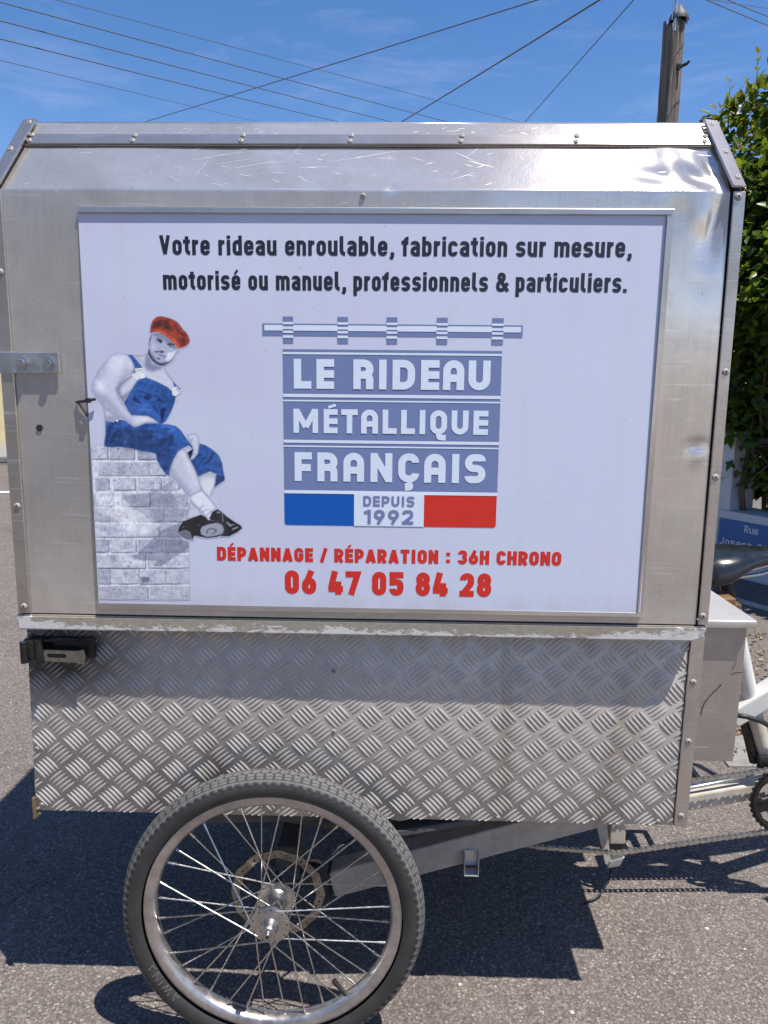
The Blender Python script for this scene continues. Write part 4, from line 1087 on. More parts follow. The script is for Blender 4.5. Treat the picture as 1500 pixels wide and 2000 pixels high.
hedge = thing('hedge', tuple(wp(1.2, -0.4, 0)), 'tall glossy green broadleaf hedge growing over the white wall', 'hedge')
rng = random.Random(11)
def htop(s):
    s = 2.82 + (s - 2.82) / 1.072
    return -0.21 + 1.072 * (2.72 + 0.30 * min(1, max(0, (s + 0.45) / 0.5)) + 0.06 * math.sin(s * 9) + 0.05 * math.sin(s * 23 + 1))
def front(s, z):
    """how far the foliage bulges out over the pavement"""
    e = 0.05 * math.sin(s * 7 + z * 4) + 0.05 * math.sin(z * 9 - s * 3)
    base = 0.30 * min(1, max(0, (z - 0.75) / 0.8)) - 0.42 * max(0, z - 1.75) ** 1.2
    return base - 0.02 + e
lv = Leaves()
tw = MB()
def hedge_leaf(s, n, z, tone, big=1.0):
    out = WN * rng.uniform(0.2, 1.0) + WT * rng.uniform(-0.9, 0.9) + Vector((0, 0, rng.uniform(-0.7, 0.7)))
    nrm = (Vector((0, 0, 1)) * rng.uniform(0.2, 1.2) + WN * rng.uniform(0, 0.8) + WT * rng.uniform(-.5, .5)).normalized()
    lv.leaf(wp(s, n, z), out, nrm, rng.uniform(0.054, 0.094) * big, tone)
LEFT = -0.36
for k in range(24000):
    s = LEFT - 0.25 + (rng.random() ** 2.2) * 3.6
    zt = htop(s)
    z = 0.50 + (zt - 0.50) * rng.random() ** 0.85
    # rounded left end
    edge = LEFT - 0.15 * min(1, max(0, (z - 1.75) / 1.1)) + 0.07 * math.sin(z * 11) + 0.05 * math.sin(z * 27) + (0.22 if z < 0.95 else 0.0) + 0.35 * max(0, (z - (zt - 0.35)) / 0.35) ** 2
    if s < edge:
        continue
    dep = rng.random() ** 1.8
    n = front(s, z) - dep * 0.75
    if z < 0.88 and n > -0.02 and s < 0.02:
        n = rng.uniform(-0.02, 0.05)
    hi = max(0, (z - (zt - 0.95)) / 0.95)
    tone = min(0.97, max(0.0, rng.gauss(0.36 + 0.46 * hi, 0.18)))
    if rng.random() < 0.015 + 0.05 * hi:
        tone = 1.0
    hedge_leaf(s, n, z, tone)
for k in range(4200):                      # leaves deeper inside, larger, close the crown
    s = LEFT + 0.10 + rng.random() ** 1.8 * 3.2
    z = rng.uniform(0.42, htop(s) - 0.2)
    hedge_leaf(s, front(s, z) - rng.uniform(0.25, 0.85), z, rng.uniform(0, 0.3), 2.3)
# young shoots on top with paired leaves
def shoot(s, n, z0, h, lean):
    s, n, z0 = 2.82 + (s - 2.82) * 1.072, n - 0.28, 1.105 + (z0 - 1.105) * 1.072 - 0.16
    h *= 1.12
    p0 = wp(s, n, z0)
    p1 = p0 + Vector((lean * 0.3, 0.02, h * 0.55))
    p2 = p0 + Vector((lean, 0.03, h))
    tw.tube([p0, p1, p2], [0.004, 0.003, 0.0018], 6)
    m_ = 5
    for i in range(m_):
        f = 0.25 + 0.75 * i / (m_ - 1)
        p = p0.lerp(p1, f * 2) if f < .5 else p1.lerp(p2, f * 2 - 1)
        a = i * 1.57 + rng.random()
        for q_ in (0, PI):
            d = Vector((math.cos(a + q_), math.sin(a + q_), 0.55 + f * 0.8))
            lv.leaf(p, d, Vector((0, 0, 1)), rng.uniform(0.045, 0.066) * (1.05 - 0.35 * f), 1.0 if (f > .95 and rng.random() < .7) else min(.95, 0.55 + 0.35 * f + rng.uniform(-.12, .12)))
for s, n, zt, h, ln_ in ((-0.185, 0.10, 2.935, 0.26, 0.0), (-0.075, 0.12, 2.90, 0.25, 0.01), (-0.25, 0.06, 2.83, 0.2, -0.01), (-0.375, 0.04, 2.80, 0.22, -0.01), (-0.40, 0.08, 2.64, 0.14, -0.03),
                        (0.02, 0.16, 3.0, 0.25, 0.0), (0.16, 0.15, 3.05, 0.3, 0.02), (0.4, 0.1, 3.08, 0.3, 0.0), (0.8, 0.1, 3.1, 0.3, 0.0), (1.4, 0.1, 3.1, 0.3, 0.0), (-0.13, 0.03, 2.84, 0.2, 0.02), (-0.31, 0.1, 2.74, 0.16, 0.0)):
    shoot(s, n, zt - h, h, ln_)
for k in range(26):
    s = LEFT + 0.15 + k * 0.13
    pts = [wp(s, -0.35 + rng.uniform(-.1, .1), 0.0)]
    for z in (0.5, 1.0, 1.6, 2.2):
        pts.append(wp(s + rng.uniform(-.12, .12), -0.2 + rng.uniform(-.2, .2), z))
    tw.tube(pts, [0.017, 0.014, 0.011, 0.008, 0.004], 7)
for k in range(30):
    s = LEFT + 0.3 + rng.random() * 1.2
    z = rng.uniform(0.45, 1.0)
    tw.tube([wp(s, -0.3, z), wp(s + rng.uniform(-.2, .2), -0.1, z + rng.uniform(-.1, .15)), wp(s + rng.uniform(-.3, .3), 0.05, z + rng.uniform(-.1, .2))], [0.006, 0.005, 0.002], 6)
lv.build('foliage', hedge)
tw.build('stems', M['twig'], hedge, smooth=True)

# ------------------------------------------------------------------ utility pole
pole = thing('utility_pole', (3.17, 8.69, 0), 'weathered split wooden utility pole with metal cap behind the cart', 'pole')
def wood():
    nt = NT('weathered_wood')
    n = nt.noise(nt.co((14, 14, 0.7)), 2.2, 6, 0.65, 0.5)
    n2 = nt.noise(nt.co((40, 40, 2)), 2.0, 4, 0.6)
    c = nt.ramp(n, [(0.30, (0.040, 0.032, 0.027)), (0.46, (0.13, 0.108, 0.09)), (0.60, (0.25, 0.215, 0.185)), (0.78, (0.40, 0.355, 0.31))])
    c = nt.mix(nt.mrange(n2, 0.4, 0.65, 0, 0.5), c, (0.09, 0.076, 0.064))
    nt.set('Base Color', c).set('Roughness', 0.9)
    nt.bump(n, 0.8, 0.02)
    return nt.m
M['wood'] = wood()
b = MB()
rgw = random.Random(3)
seg, rings = 40, 34
rad = [0.118 + 0.008 * math.sin(3 * a + 1) for a in [2 * PI * k / seg for k in range(seg)]]
vs = []
for i in range(rings):
    z = 5.46 * i / (rings - 1)
    for k in range(seg):
        a = 2 * PI * k / seg
        r = rad[k] * (1.12 - 0.02 * z)
        for ga, gd, gw in ((-2.25, 0.045, 0.20), (-1.72, 0.03, 0.12), (-1.15, 0.028, 0.10), (-0.7, 0.02, 0.12), (-2.8, 0.02, 0.15)):
            dd = (a - (ga + 0.05 * math.sin(z * 2.1 + ga)) + PI) % (2 * PI) - PI
            r -= gd * math.exp(-(dd / gw) ** 2)
        r += rgw.uniform(-0.003, 0.003)
        zz = z
        if i == rings - 1:
            zz = 5.46 - (0.07 if -2.9 < (a if a < PI else a - 2 * PI) < -1.6 else 0.0) - rgw.uniform(0, 0.03)
        vs.append((3.17 + r * math.cos(a), 8.69 + r * math.sin(a), zz))
fs = [(i * seg + k, i * seg + (k + 1) % seg, (i + 1) * seg + (k + 1) % seg, (i + 1) * seg + k) for i in range(rings - 1) for k in range(seg)]
fs.append(tuple(range((rings - 1) * seg, rings * seg)))
b.add(vs, fs)
b.build('post', M['wood'], pole, smooth=True)
b = MB()
b.lathe([(0.0, 5.60), (0.03, 5.598), (0.10, 5.50), (0.112, 5.47), (0.112, 5.44), (0.105, 5.44), (0.09, 5.50), (0.0, 5.57)], (3.215, 8.66, 0), 'z', 28)
b.tube([(3.27, 8.56, 5.45), (3.275, 8.55, 5.36)], 0.008, 6)
b.build('metal_cap', plain('dull_lead_cap', (0.085, 0.085, 0.09), 0.6, 0.3, 0.3, 30), pole, smooth=True, angle=40)
b = MB()
b.tube([(3.155, 8.6, 5.3), (3.155, 8.6, 6.6)], 0.021, 10)
b.tube([(3.115, 8.6, 5.42), (3.115, 8.6, 6.6)], 0.006, 8)
b.build('rod', M['zinc'], pole, smooth=True, angle=40)
b = MB()
b.tube([(3.24, 8.60, 4.905), (3.31, 8.55, 4.925), (3.335, 8.54, 4.95)], [0.022, 0.018, 0.014], 8)
b.box(3.20, 3.245, 8.56, 8.60, 4.87, 4.935, 0.004)
b.build('step_bolt', M['black_metal'], pole, smooth=True, angle=40)

# ------------------------------------------------------------------ overhead cables
CABLES = [
    ((-3.55, 7.00, 4.91), (2.36, 15.00, 6.36), 0.0045, 'uppermost and faintest of the five thin wires sloping down from the upper left'),
    ((-4.12, 7.00, 4.89), (0.87, 15.00, 6.37), 0.0075, 'second from the top of the five thin wires sloping down from the upper left'),
    ((-4.14, 7.00, 4.72), (-0.22, 15.00, 6.36), 0.0075, 'middle one of the five thin wires sloping down from the upper left'),
    ((-4.15, 7.00, 4.55), (-1.30, 15.00, 6.36), 0.0075, 'second from the bottom of the five thin wires sloping down from the upper left'),
    ((-4.16, 7.00, 4.35), (-2.92, 15.00, 6.36), 0.0045, 'lowest and faint one of the five thin wires sloping down from the upper left'),
    ((-5.77, 16.00, 6.68), (1.42, 8.00, 5.36), 0.0085, 'long dark cable rising gently from left and crossing the five thin wires'),
    ((-0.14, 13.00, 5.71), (1.76, 6.50, 4.66), 0.0105, 'thickest dark cable rising steeply from the middle of the cart roof'),
    ((2.49, 16.00, 6.69), (3.03, 10.00, 6.29), 0.0095, 'steepest cable, rising just left of the wooden pole'),
    ((3.28, 8.00, 5.36), (4.85, 10.00, 5.97), 0.0070, 'lowest of the three cables in the upper right corner'),
    ((3.74, 9.00, 5.82), (5.70, 12.00, 7.09), 0.0050, 'thinnest and flattest of the three cables in the upper right corner'),
    ((3.51, 8.00, 5.36), (4.84, 10.00, 6.08), 0.0070, 'steeper thick cable of the pair crossing in the upper right corner'),
]
for a, c_, r, lab in CABLES:
    a, c_ = Vector(a), Vector(c_)
    e0, e1 = a + (a - c_) * 0.9, c_ + (c_ - a) * 0.6
    pts = []
    L_ = (e1 - e0).length
    for i in range(49):
        f = i / 48
        p = e0.lerp(e1, f)
        f0, f1 = 0.9 / 2.5, 1.9 / 2.5
        p.z += 0.0022 * L_ * (f - f0) * (f - f1) * 4
        pts.append(p)
    b = MB()
    b.tube(pts, r * 0.8, 6)
    o = b.build('overhead_cable', M['cable'], smooth=True)
    tag(o, lab, 'cable', 'overhead cables')

# ------------------------------------------------------------------ dry litter on the ground
rl = random.Random(21)
b = MB()
def chip(x, y, L):
    a, z = rl.uniform(0, 2 * PI), 0.003
    d = Vector((math.cos(a), math.sin(a), rl.uniform(-.1, .3)))
    n_ = Vector((-math.sin(a), math.cos(a), rl.uniform(-.2, .2)))
    p = Vector((x, y, z + rl.uniform(0, 0.012)))
    w = L * rl.uniform(.16, .3)
    b.add([p, p + d * L * .5 + n_ * w + Vector((0, 0, .006)), p + d * L, p + d * L * .5 - n_ * w, p + d * L * .5 + Vector((0, 0, -.002))], [(0, 1, 4), (1, 2, 4), (2, 3, 4), (3, 0, 4)])
for k in range(150):
    chip(1.10 + rl.gauss(0, 0.05), 1.20 + rl.gauss(0, 0.035), rl.uniform(.012, .032))
for k in range(420):
    chip(rl.uniform(1.36, 2.0), rl.uniform(1.5, 2.2), rl.uniform(.01, .034))
for k in range(25):
    chip(rl.uniform(1.0, 1.2), rl.uniform(.92, 1.1), rl.uniform(.01, .02))
lt = b.build('dry_litter', M['dead_leaf'])
tag(lt, 'dry brown leaves and chips scattered on the ground beside the bicycle', 'dry leaves', kind='stuff')

# ------------------------------------------------------------------ cargo tricycle
trike = thing('cargo_tricycle', (0.0, 0.37, 0.0), 'cargo tricycle with aluminium box, advertising sign and spoked wheel', 'cargo tricycle')

def xl(z):      # outer left and right limits of the lid: slightly tapered
    return -0.604 if z < 1.381 else -0.604 + 0.029 * (z - 1.381) / 0.109
def xr(z):
    return 0.475 + 0.001 * (z - .744) / .637 if z < 1.381 else 0.476 - 0.023 * (z - 1.381) / 0.109
EY, EZ = -0.030, 1.381                       # eave
SD = Vector((0, 0.065, 0.109)).normalized()  # up the front slope
SN = Vector((0, -SD.z, SD.y))                # out of the slope
def slope(x, d, h=0.0):
    return Vector((x, EY, EZ)) + SD * d + SN * h
RL = 0.1269                                  # length of the slope

# --- lid shell (ends, back, top); the front sheet is a part of its own
b = MB()
prof = [(-0.027, 0.746), (-0.027, 1.380), (0.036, 1.4885), (0.70, 1.4885), (0.763, 1.380), (0.763, 0.746)]
n = len(prof)
vl = [(xl(z) + 0.002, y, z) for y, z in prof]
vr = [(xr(z) - 0.002, y, z) for y, z in prof]
b.add(vl + vr, [tuple(range(n)), tuple(range(2 * n - 1, n - 1, -1))] + [(i, n + i, n + i + 1, i + 1) for i in (2, 3, 4)])
lid = b.build('lid', M['alu_panel'], trike)

# --- bent front sheet with dents
def dent(x, s):
    """inward displacement; s runs up the sheet from the bottom of the front (0) over the eave (0.635) up the slope"""
    d = 0.0
    def g(cx, cs, rx, rs, a, rot=0.0):
        dx, dz = x - cx, s - cs
        u, v = dx * math.cos(rot) + dz * math.sin(rot), -dx * math.sin(rot) + dz * math.cos(rot)
        return a * math.exp(-(u / rx) ** 2 - (v / rs) ** 2)
    E = 0.635
    d += g(0.437, E - 0.050, 0.012, 0.052, 0.0060, -0.12)
    d += g(0.418, E - 0.030, 0.016, 0.030, -0.0024, 0.5)
    d += g(0.385, E - 0.028, 0.030, 0.018, 0.0012, 0.2)
    d += g(0.350, E - 0.020, 0.020, 0.014, -0.0016, -0.4)
    d += g(0.412, E + 0.030, 0.030, 0.014, 0.0036, -0.55)
    d += g(0.436, E + 0.050, 0.012, 0.026, 0.0040, 0.35)
    d += g(0.380, E + 0.055, 0.018, 0.030, -0.0020, 0.3)
    d += g(0.350, E + 0.030, 0.040, 0.014, 0.0016, -0.2)
    d += g(0.430, E - 0.105, 0.010, 0.014, -0.0016, 0.3)
    d += g(0.437, 0.275, 0.012, 0.006, 0.0034, 0.1)
    d += g(0.440, 0.262, 0.008, 0.012, -0.0018, 0.0)
    d += g(-0.02, E + 0.004, 0.006, 0.006, 0.0010)
    d *= 1.5
    # soft oil-canning of the thin sheet
    d += 0.0005 * math.sin(x * 9 + s * 4) + 0.00035 * math.sin(x * 23 - s * 17 + 1) + 0.0004 * math.sin(s * 21 + x * 3)
    return d
# --- bare-metal scratches and scuffs on lid and strips
def scratches():
    b = MB()
    rs = random.Random(17)
    def mark(p, d, nrm, L, w):
        d = d.normalized()
        sd_ = d.cross(nrm).normalized()
        k = 5
        up_, dn = [], []
        c = p.copy()
        for i in range(k + 1):
            f = i / k
            ww = 0.55 * w * (0.25 + 0.75 * math.sin(PI * min(.97, max(.03, f)))) * rs.uniform(.6, 1.2)
            up_.append(c + sd_ * ww)
            dn.append(c - sd_ * ww)
            c = c + d * (L / k) + sd_ * rs.uniform(-.05, .05) * L / k
        b.add(up_ + dn, [(i, i + 1, k + 2 + i, k + 1 + i) for i in range(k)])
    F = Vector((0, -1, 0))
    def fr(x, z, L, w, ang=0.0, y=-0.0304):
        mark(Vector((x, y, z)), Vector((math.cos(ang), 0, math.sin(ang))), F, L, w)
    for k in range(46):                  # right panel
        fr(rs.uniform(.376, .452), 1.31 - rs.random() ** 1.3 * .55, rs.choice([.006, .01, .016, .026]), rs.uniform(.0002, .0005), rs.gauss(0.02, .12))
    for z in (.905, .899, .893, .964, 1.09, .842, .812):
        fr(.376, z, rs.uniform(.05, .078), .0004, rs.uniform(-.04, .02))
    for k in range(40):                  # right strip
        fr(rs.uniform(.4605, .468), rs.uniform(.76, 1.36), rs.uniform(.003, .008), rs.uniform(.0003, .0006), rs.gauss(0, .15), -0.0348)
    for z in (.905, .899, .893, .801, .797, .795, 1.19, 1.205):
        fr(.4605, z, .0135, .0006, rs.uniform(-.06, .06), -0.0348)
    for k in range(34):                  # left panel
        fr(rs.uniform(-.575, -.49), rs.uniform(.78, 1.34), rs.choice([.004, .008, .012]), rs.uniform(.0002, .0004), rs.gauss(0, .5))
    for x, z, L, a in ((-.602, .817, .075, -.21), (-.600, .815, .045, -1.1), (-.513, .85, .035, 1.45), (-.540, .835, .04, 1.5), (-.52, .905, .05, -.05), (-.553, .86, .05, .02)):
        fr(x, z, L, .0005, a, -0.0348 if x < -.58 else -0.0304)
    for k in range(60):                  # along the eave
        fr(rs.uniform(-.57, .44), 1.366 - rs.random() * .012, rs.uniform(.004, .02), rs.uniform(.0002, .0005), rs.gauss(0, .06))
    for k in range(75):                 # roof slope
        x, f = rs.uniform(-.56, .42), rs.uniform(.05, .63)
        a = rs.gauss(.25, .5)
        mark(slope(x, RL * f, .0005), Vector((math.cos(a), 0, 0)) + SD * math.sin(a), SN, rs.choice([.006, .012, .02, .04]), rs.uniform(.0002, .0005))
    for k in range(4):
        x, f = rs.uniform(-.46, -.05), rs.uniform(.15, .45)
        mark(slope(x, RL * f, .0005), Vector((1, 0, 0)) + SD * .22, SN, rs.uniform(.06, .14), .00036)
    for k in range(30):
        x, f = rs.uniform(-.55, .42), rs.uniform(.83, .91)
        a = rs.gauss(.2, .4)
        mark(slope(x, RL * f, .0029), Vector((math.cos(a), 0, 0)) + SD * math.sin(a), SN, rs.uniform(.006, .012), rs.uniform(.0002, .0005))
    return b.v, b.f
SCR = scratches()

path = []                                    # (y, z, ny, nz, s)
for i in range(74):
    z = 0.746 + (1.3785 - 0.746) * i / 73
    path.append((EY, z, -1.0, 0.0, z - 0.746))
a_t = math.atan2(SD.y, SD.z)
rb = 0.007
tl = rb * math.tan(a_t / 2)
cy_, cz_ = EY + rb, EZ - tl
for k in range(1, 8):
    a = a_t * k / 8
    path.append((cy_ - rb * math.cos(a), cz_ + rb * math.sin(a), -math.cos(a), math.sin(a), 0.635 + (k - 4) * 0.0006))
for i in range(26):
    d = tl + (RL * 0.66 - tl) * i / 25
    p = slope(0, d)
    path.append((p.y, p.z, SN.y, SN.z, 0.635 + d))
b = MB()
nx = 150
for (y, z, ny, nz_, s) in path:
    x0, x1 = xl(z) + 0.006, min(0.457, xr(z) - 0.012)
    for k in range(nx):
        # finer spacing towards the dented right end
        f = k / (nx - 1)
        f = f ** 0.8
        x = x0 + (x1 - x0) * f
        e = dent(x, s)
        b.v.append((x, y - ny * e, z - nz_ * e))
for i in range(len(path) - 1):
    for k in range(nx - 1):
        b.f.append((i * nx + k, i * nx + k + 1, (i + 1) * nx + k + 1, (i + 1) * nx + k))
nsheet = len(b.f)
b.add(*SCR)
front = b.build('front_sheet', M['alu_panel'], lid, smooth=True)
front.data.materials.append(plain('scratched_bare_metal', (0.66, 0.64, 0.62), 0.5, 0.5, 0.1, 90))
for p_ in front.data.polygons[nsheet:]:
    p_.material_index = 1

# --- upper roof sheet and the riveted seam strip
def slab(b, x0a, x1a, x0b, x1b, d0, d1, h0, h1, bev=0.0006, tilt=0.0):
    ha, hb = h1 + max(0, -tilt), h1 + max(0, tilt)
    p = [slope(x0a, d0, h0), slope(x1a, d0, h0), slope(x1b, d1, h0), slope(x0b, d1, h0), slope(x0a, d0, hb), slope(x1a, d0, ha), slope(x1b, d1, ha), slope(x0b, d1, hb)]
    b.hexa(p, bev, 1)
b = MB()
d0, d1 = RL * 0.64, RL * 1.0
slab(b, -0.572, 0.452, -0.565, 0.445, d0, d1, 0.0008, 0.0026)
b.build('roof_sheet', M['alu_panel'], lid)
b = MB()
slab(b, -0.562, 0.447, -0.557, 0.442, RL * 0.648, RL * 0.800, 0.003, 0.0052, 0.0008)
b.build('seam_strip', M['alu_strip'], lid)
b = MB()
b.tube([slope(-0.572, RL * 0.995, -0.001), slope(0.452, RL * 0.995, -0.001)], 0.004, 10)
b.build('ridge_bead', M['alu_panel'], lid, smooth=True)

# --- corner strips of the lid
def corner(inner0, inner1, outer0, outer1, name):
    """front strip from bottom to eave and sloped strip on to the ridge, both with a returned flange"""
    b = MB()
    sgn_ = 1 if outer0 > inner0 else -1
    def vbox(xa0, xa1, xb0, xb1, z0, z1, y0, y1):
        p = [(xa0, y0, z0), (xa1, y0, z0), (xa1, y1, z0), (xa0, y1, z0), (xb0, y0, z1), (xb1, y0, z1), (xb1, y1, z1), (xb0, y1, z1)]
        b.hexa(p, 0.0012, 2)
    vbox(min(inner0, outer0), max(inner0, outer0), min(inner1, outer1), max(inner1, outer1), 0.7465, 1.3805, -0.0345, -0.0315)
    w = 0.0022
    vbox(*sorted((outer0, outer0 - sgn_ * w)), *sorted((outer1, outer1 - sgn_ * w)), 0.7465, 1.380, -0.0313, 0.0)
    o2 = outer1 - sgn_ * (0.023 if sgn_ > 0 else 0.029)
    i2 = o2 - sgn_ * 0.0215
    i1 = outer1 - sgn_ * 0.0205
    xs0, xs1 = sorted((i1, outer1)), sorted((i2, o2))
    slab(b, xs0[0], xs0[1], xs1[0], xs1[1], 0.001, RL * 1.0, 0.0056, 0.0080, 0.001, tilt=0.0026 * sgn_)
    xs0, xs1 = sorted((outer1 - sgn_ * w, outer1)), sorted((o2 - sgn_ * w, o2))
    slab(b, xs0[0], xs0[1], xs1[0], xs1[1], 0.001, RL * 1.0, -0.03, 0.0054, 0.0004)
    return b.build(name, M['alu_strip'], lid)
corner(0.4595, 0.4595, 0.4750, 0.4765, 'corner_strip')
corner(-0.5842, -0.5835, -0.6040, -0.6040, 'corner_strip')
b = MB()
b.box(0.4572, 0.4592, -0.029, -0.020, 0.747, 1.375)
b.box(-0.60, 0.47, -0.0285, -0.020, 0.7442, 0.7462)
b.build('dark_joint', M['dark_slot'], lid)

# --- rivets: a dome with a dark core, copied everywhere
def rivet_mesh(r):
    b = MB()
    b.lathe([(r, 0.0), (r * 0.98, -r * 0.16), (r * 0.80, -r * 0.36), (r * 0.50, -r * 0.48), (r * 0.30, -r * 0.48), (r * 0.26, -r * 0.30), (0.0, -r * 0.28)], (0, 0, 0), 'y', 20)
    return b
riv0 = rivet_mesh(0.0052).build('rivet', M['rivet'], lid, smooth=True, angle=50)
riv0.data.materials.append(M['rivet_core'])
npf = 6
for p_ in riv0.data.polygons:
    if p_.index % npf >= 4:
        p_.material_index = 1
def rivet(loc, parent, tilt=0.0, sc=1.0, first=[True]):
    if first[0]:
        o = riv0
        o.parent = parent
        first[0] = False
    else:
        o = riv0.copy()
        COL.objects.link(o)
        o.parent = parent
    o.location = loc
    o.rotation_euler = (tilt, 0, 0)
    o.scale = (sc, sc, sc)
    return o
TI = -math.asin(SN.z)
for x, z in ((-0.593, 1.265), (-0.593, 0.918), (-0.594, 0.758), (0.466, 1.373), (0.469, 1.131), (0.467, 0.976), (0.4655, 0.761)):
    rivet((x, -0.0346, z), lid)
rivet((-0.062, -0.0305, 1.3735), lid, 0, 0.8)
for x in (-0.557, -0.403, -0.242, -0.082, 0.080, 0.247, 0.432):
    dd = (Vector((0, 0.020, 1.4655)) - Vector((0, EY, EZ))).dot(SD)
    rivet(slope(x, dd, 0.0053), lid, TI, 0.78)
    rivet(slope(x - 0.002, dd - 0.0105, 0.0053), lid, TI, 0.78)
for x, f in ((-0.563, 0.94), (-0.581, 0.53), (-0.592, 0.06), (0.442, 0.93), (0.455, 0.51), (0.4655, 0.14)):
    rivet(slope(x, RL * f, 0.0086), lid, TI, 0.85)

# --- hole in the front sheet, hinge strap, cable tie
b = MB()
b.lathe([(0.0, 0.0), (0.0052, 0.0)], (-0.552, -0.0316, 1.038), 'y', 18)
b.build('drill_hole', M['dark_slot'], lid)
strap = MB()
strap.box(-0.66, -0.512, -0.0385, -0.0350, 1.1195, 1.1505, 0.0012)
strap = strap.build('hinge_strap', M['zinc'], trike)
for x in (-0.567, -0.527):
    b = MB()
    b.lathe([(0.0085, -0.0387), (0.0085, -0.0402), (0.0035, -0.0402)], (x, 0, 1.1345), 'y', 24)
    hexp = [(0.0062, -0.0404), (0.0062, -0.0445), (0.0052, -0.0458), (0.0, -0.0458)]
    b.lathe(hexp, (x, 0, 1.1345), 'y', 6)
    b.build('bolt', M['steel'], strap)
b = MB()
b.tube([(-0.492, -0.0325, 1.0775), (-0.480, -0.041, 1.0790), (-0.470, -0.043, 1.0805), (-0.459, -0.0415, 1.0825)], 0.0021, 8)
b.box(-0.4735, -0.4655, -0.0465, -0.0405, 1.077, 1.084, 0.001)
b.tube([(-0.489, -0.0345, 1.077), (-0.4795, -0.0335, 1.062), (-0.4775, -0.0330, 1.056)], 0.0012, 6)
b.build('cable_tie', M['black'], trike)

# --- sign board
def sy(z):
    return -0.0335 - 0.0032 * (1.35 - z) / 0.59
sb = MB()
NXs, NZs = 30, 24
SX0, SX1, SZ0, SZ1 = -0.4735, 0.3690, 0.7650, 1.3500
def bow(x, z):
    return 0.0012 * math.sin((x + 0.47) * 4.1) * math.sin((z - .76) * 5.2)
def son(x, z, e=0.0):
    return Vector((x, sy(z) - bow(x, z) - e, z))
for j in range(NZs + 1):
    for i in range(NXs + 1):
        sb.v.append(tuple(son(SX0 + (SX1 - SX0) * i / NXs, SZ0 + (SZ1 - SZ0) * j / NZs)))
w_ = NXs + 1
for j in range(NZs):
    for i in range(NXs):
        sb.f.append((j * w_ + i, j * w_ + i + 1, (j + 1) * w_ + i + 1, (j + 1) * w_ + i))
# rim of the board
ring = [i for i in range(w_)] + [j * w_ + NXs for j in range(1, NZs + 1)] + [NZs * w_ + i for i in range(NXs - 1, -1, -1)] + [j * w_ for j in range(NZs - 1, 0, -1)]
o0 = len(sb.v)
sb.v += [(sb.v[k][0], sb.v[k][1] + 0.0022, sb.v[k][2]) for k in ring]
nr = len(ring)
sb.f += [(ring[k], o0 + k, o0 + (k + 1) % nr, ring[(k + 1) % nr]) for k in range(nr)]
sign = sb.build('sign_board', M['sign_face'], trike, smooth=True, angle=40)

def mm(x):
    return x / 1000.0
P1 = lambda x, z: son(x, z, 0.00035)
P2 = lambda x, z: son(x, z, 0.0007)
q = layout('Votre rideau enroulable, fabrication sur mesure,', -0.3567, 0.3216, 1.2905, 0.0272, 0.192)
q += layout('motorisé ou manuel, professionnels & particuliers.', -0.3532, 0.3187, 1.2418, 0.0268, 0.192)
flat_mesh('slogan_lettering', q, M['dark_ink'], sign, P1)
q = layout('DÉPANNAGE / RÉPARATION : 36H CHRONO', -0.2847, 0.2440, 0.8376, 0.0217, 0.265, gap=.085)
q += layout('06 47 05 84 28', -0.1800, 0.1390, 0.7863, 0.0375, 0.255)
flat_mesh('telephone_lettering', q, M['red_ink'], sign, P1)
# logo: shutter barrel, slats, tricolour
SL0, SL1 = -0.1790, 0.1430
dark = [rectq(-0.2087, 0.1718, 1.1772, 1.1948)]
pale = [rectq(-0.2058, 0.1693, 1.1847, 1.1926)]
dark_top, pale_top = [], []
for x0, x1 in ((-.1785, -.1633), (-.0983, -.0828), (-.0264, -.0107), (.0466, .0626), (.1271, .1438)):
    dark += [rectq(x0, x1, 1.1663, 1.2048)]
    for z0, z1 in ((1.1937, 1.1971), (1.1868, 1.1905), (1.1813, 1.1847), (1.1744, 1.1781)):
        pale_top.append(rectq(x0, x1, z0, z1))
    dark_top.append(rectq(x0, x1, 1.1781, 1.1813))
    dark_top.append(rectq(x0, x1, 1.1847, 1.1868))
    dark_top.append(rectq(x0, x1, 1.1905, 1.1937))
for z0, z1 in ((1.1540, 1.1581), (1.0932, 1.1509), (1.0845, 1.0885), (1.0252, 1.0822), (1.0167, 1.0207), (0.9490, 1.0145)):
    dark.append(rectq(SL0, SL1, z0, z1))
for z0, z1 in ((1.1509, 1.1540), (1.0885, 1.0932), (1.0822, 1.0845), (1.0207, 1.0252), (1.0145, 1.0167), (0.9440, 0.9490), (0.8952, 0.9440)):
    x0, x1 = (SL0, SL1) if z1 != 0.9440 else (-0.0730, 0.0330)
    pale.append(rectq(x0, x1, z0, z1))
pale = pale[1:]
barrel = [rectq(-0.2058, -0.1785, 1.1847, 1.1926), rectq(-.1633, -.0983, 1.1847, 1.1926), rectq(-.0828, -.0264, 1.1847, 1.1926), rectq(-.0107, .0466, 1.1847, 1.1926), rectq(.0626, .1271, 1.1847, 1.1926), rectq(.1438, .1693, 1.1847, 1.1926)]
flat_mesh('logo_slats', dark, M['slate_ink'], sign, P1)
let = layout('LE', 0, 0, 1.1010, 0.0432, 0.255, 'logo', boxes=[(-.163, -.137), (-.1294, -.1032)])
let += layout('RIDEAU', 0, 0, 1.1010, 0.0432, 0.255, 'logo', boxes=[(-.0748, -.0451), (-.0367, -.0258), (-.0169, .0163), (.025, .0521), (.0575, .0886), (.0948, .127)])
let += layout('MÉTALLIQUE', 0, 0, 1.0357, 0.0356, 0.235, 'logo', boxes=[(-.1642, -.1272), (-.1189, -.098), (-.0925, -.068), (-.063, -.0377), (-.0309, -.0097), (-.0034, .0174), (.0243, .0325), (.0399, .065), (.0716, .0967), (.1041, .1259)])
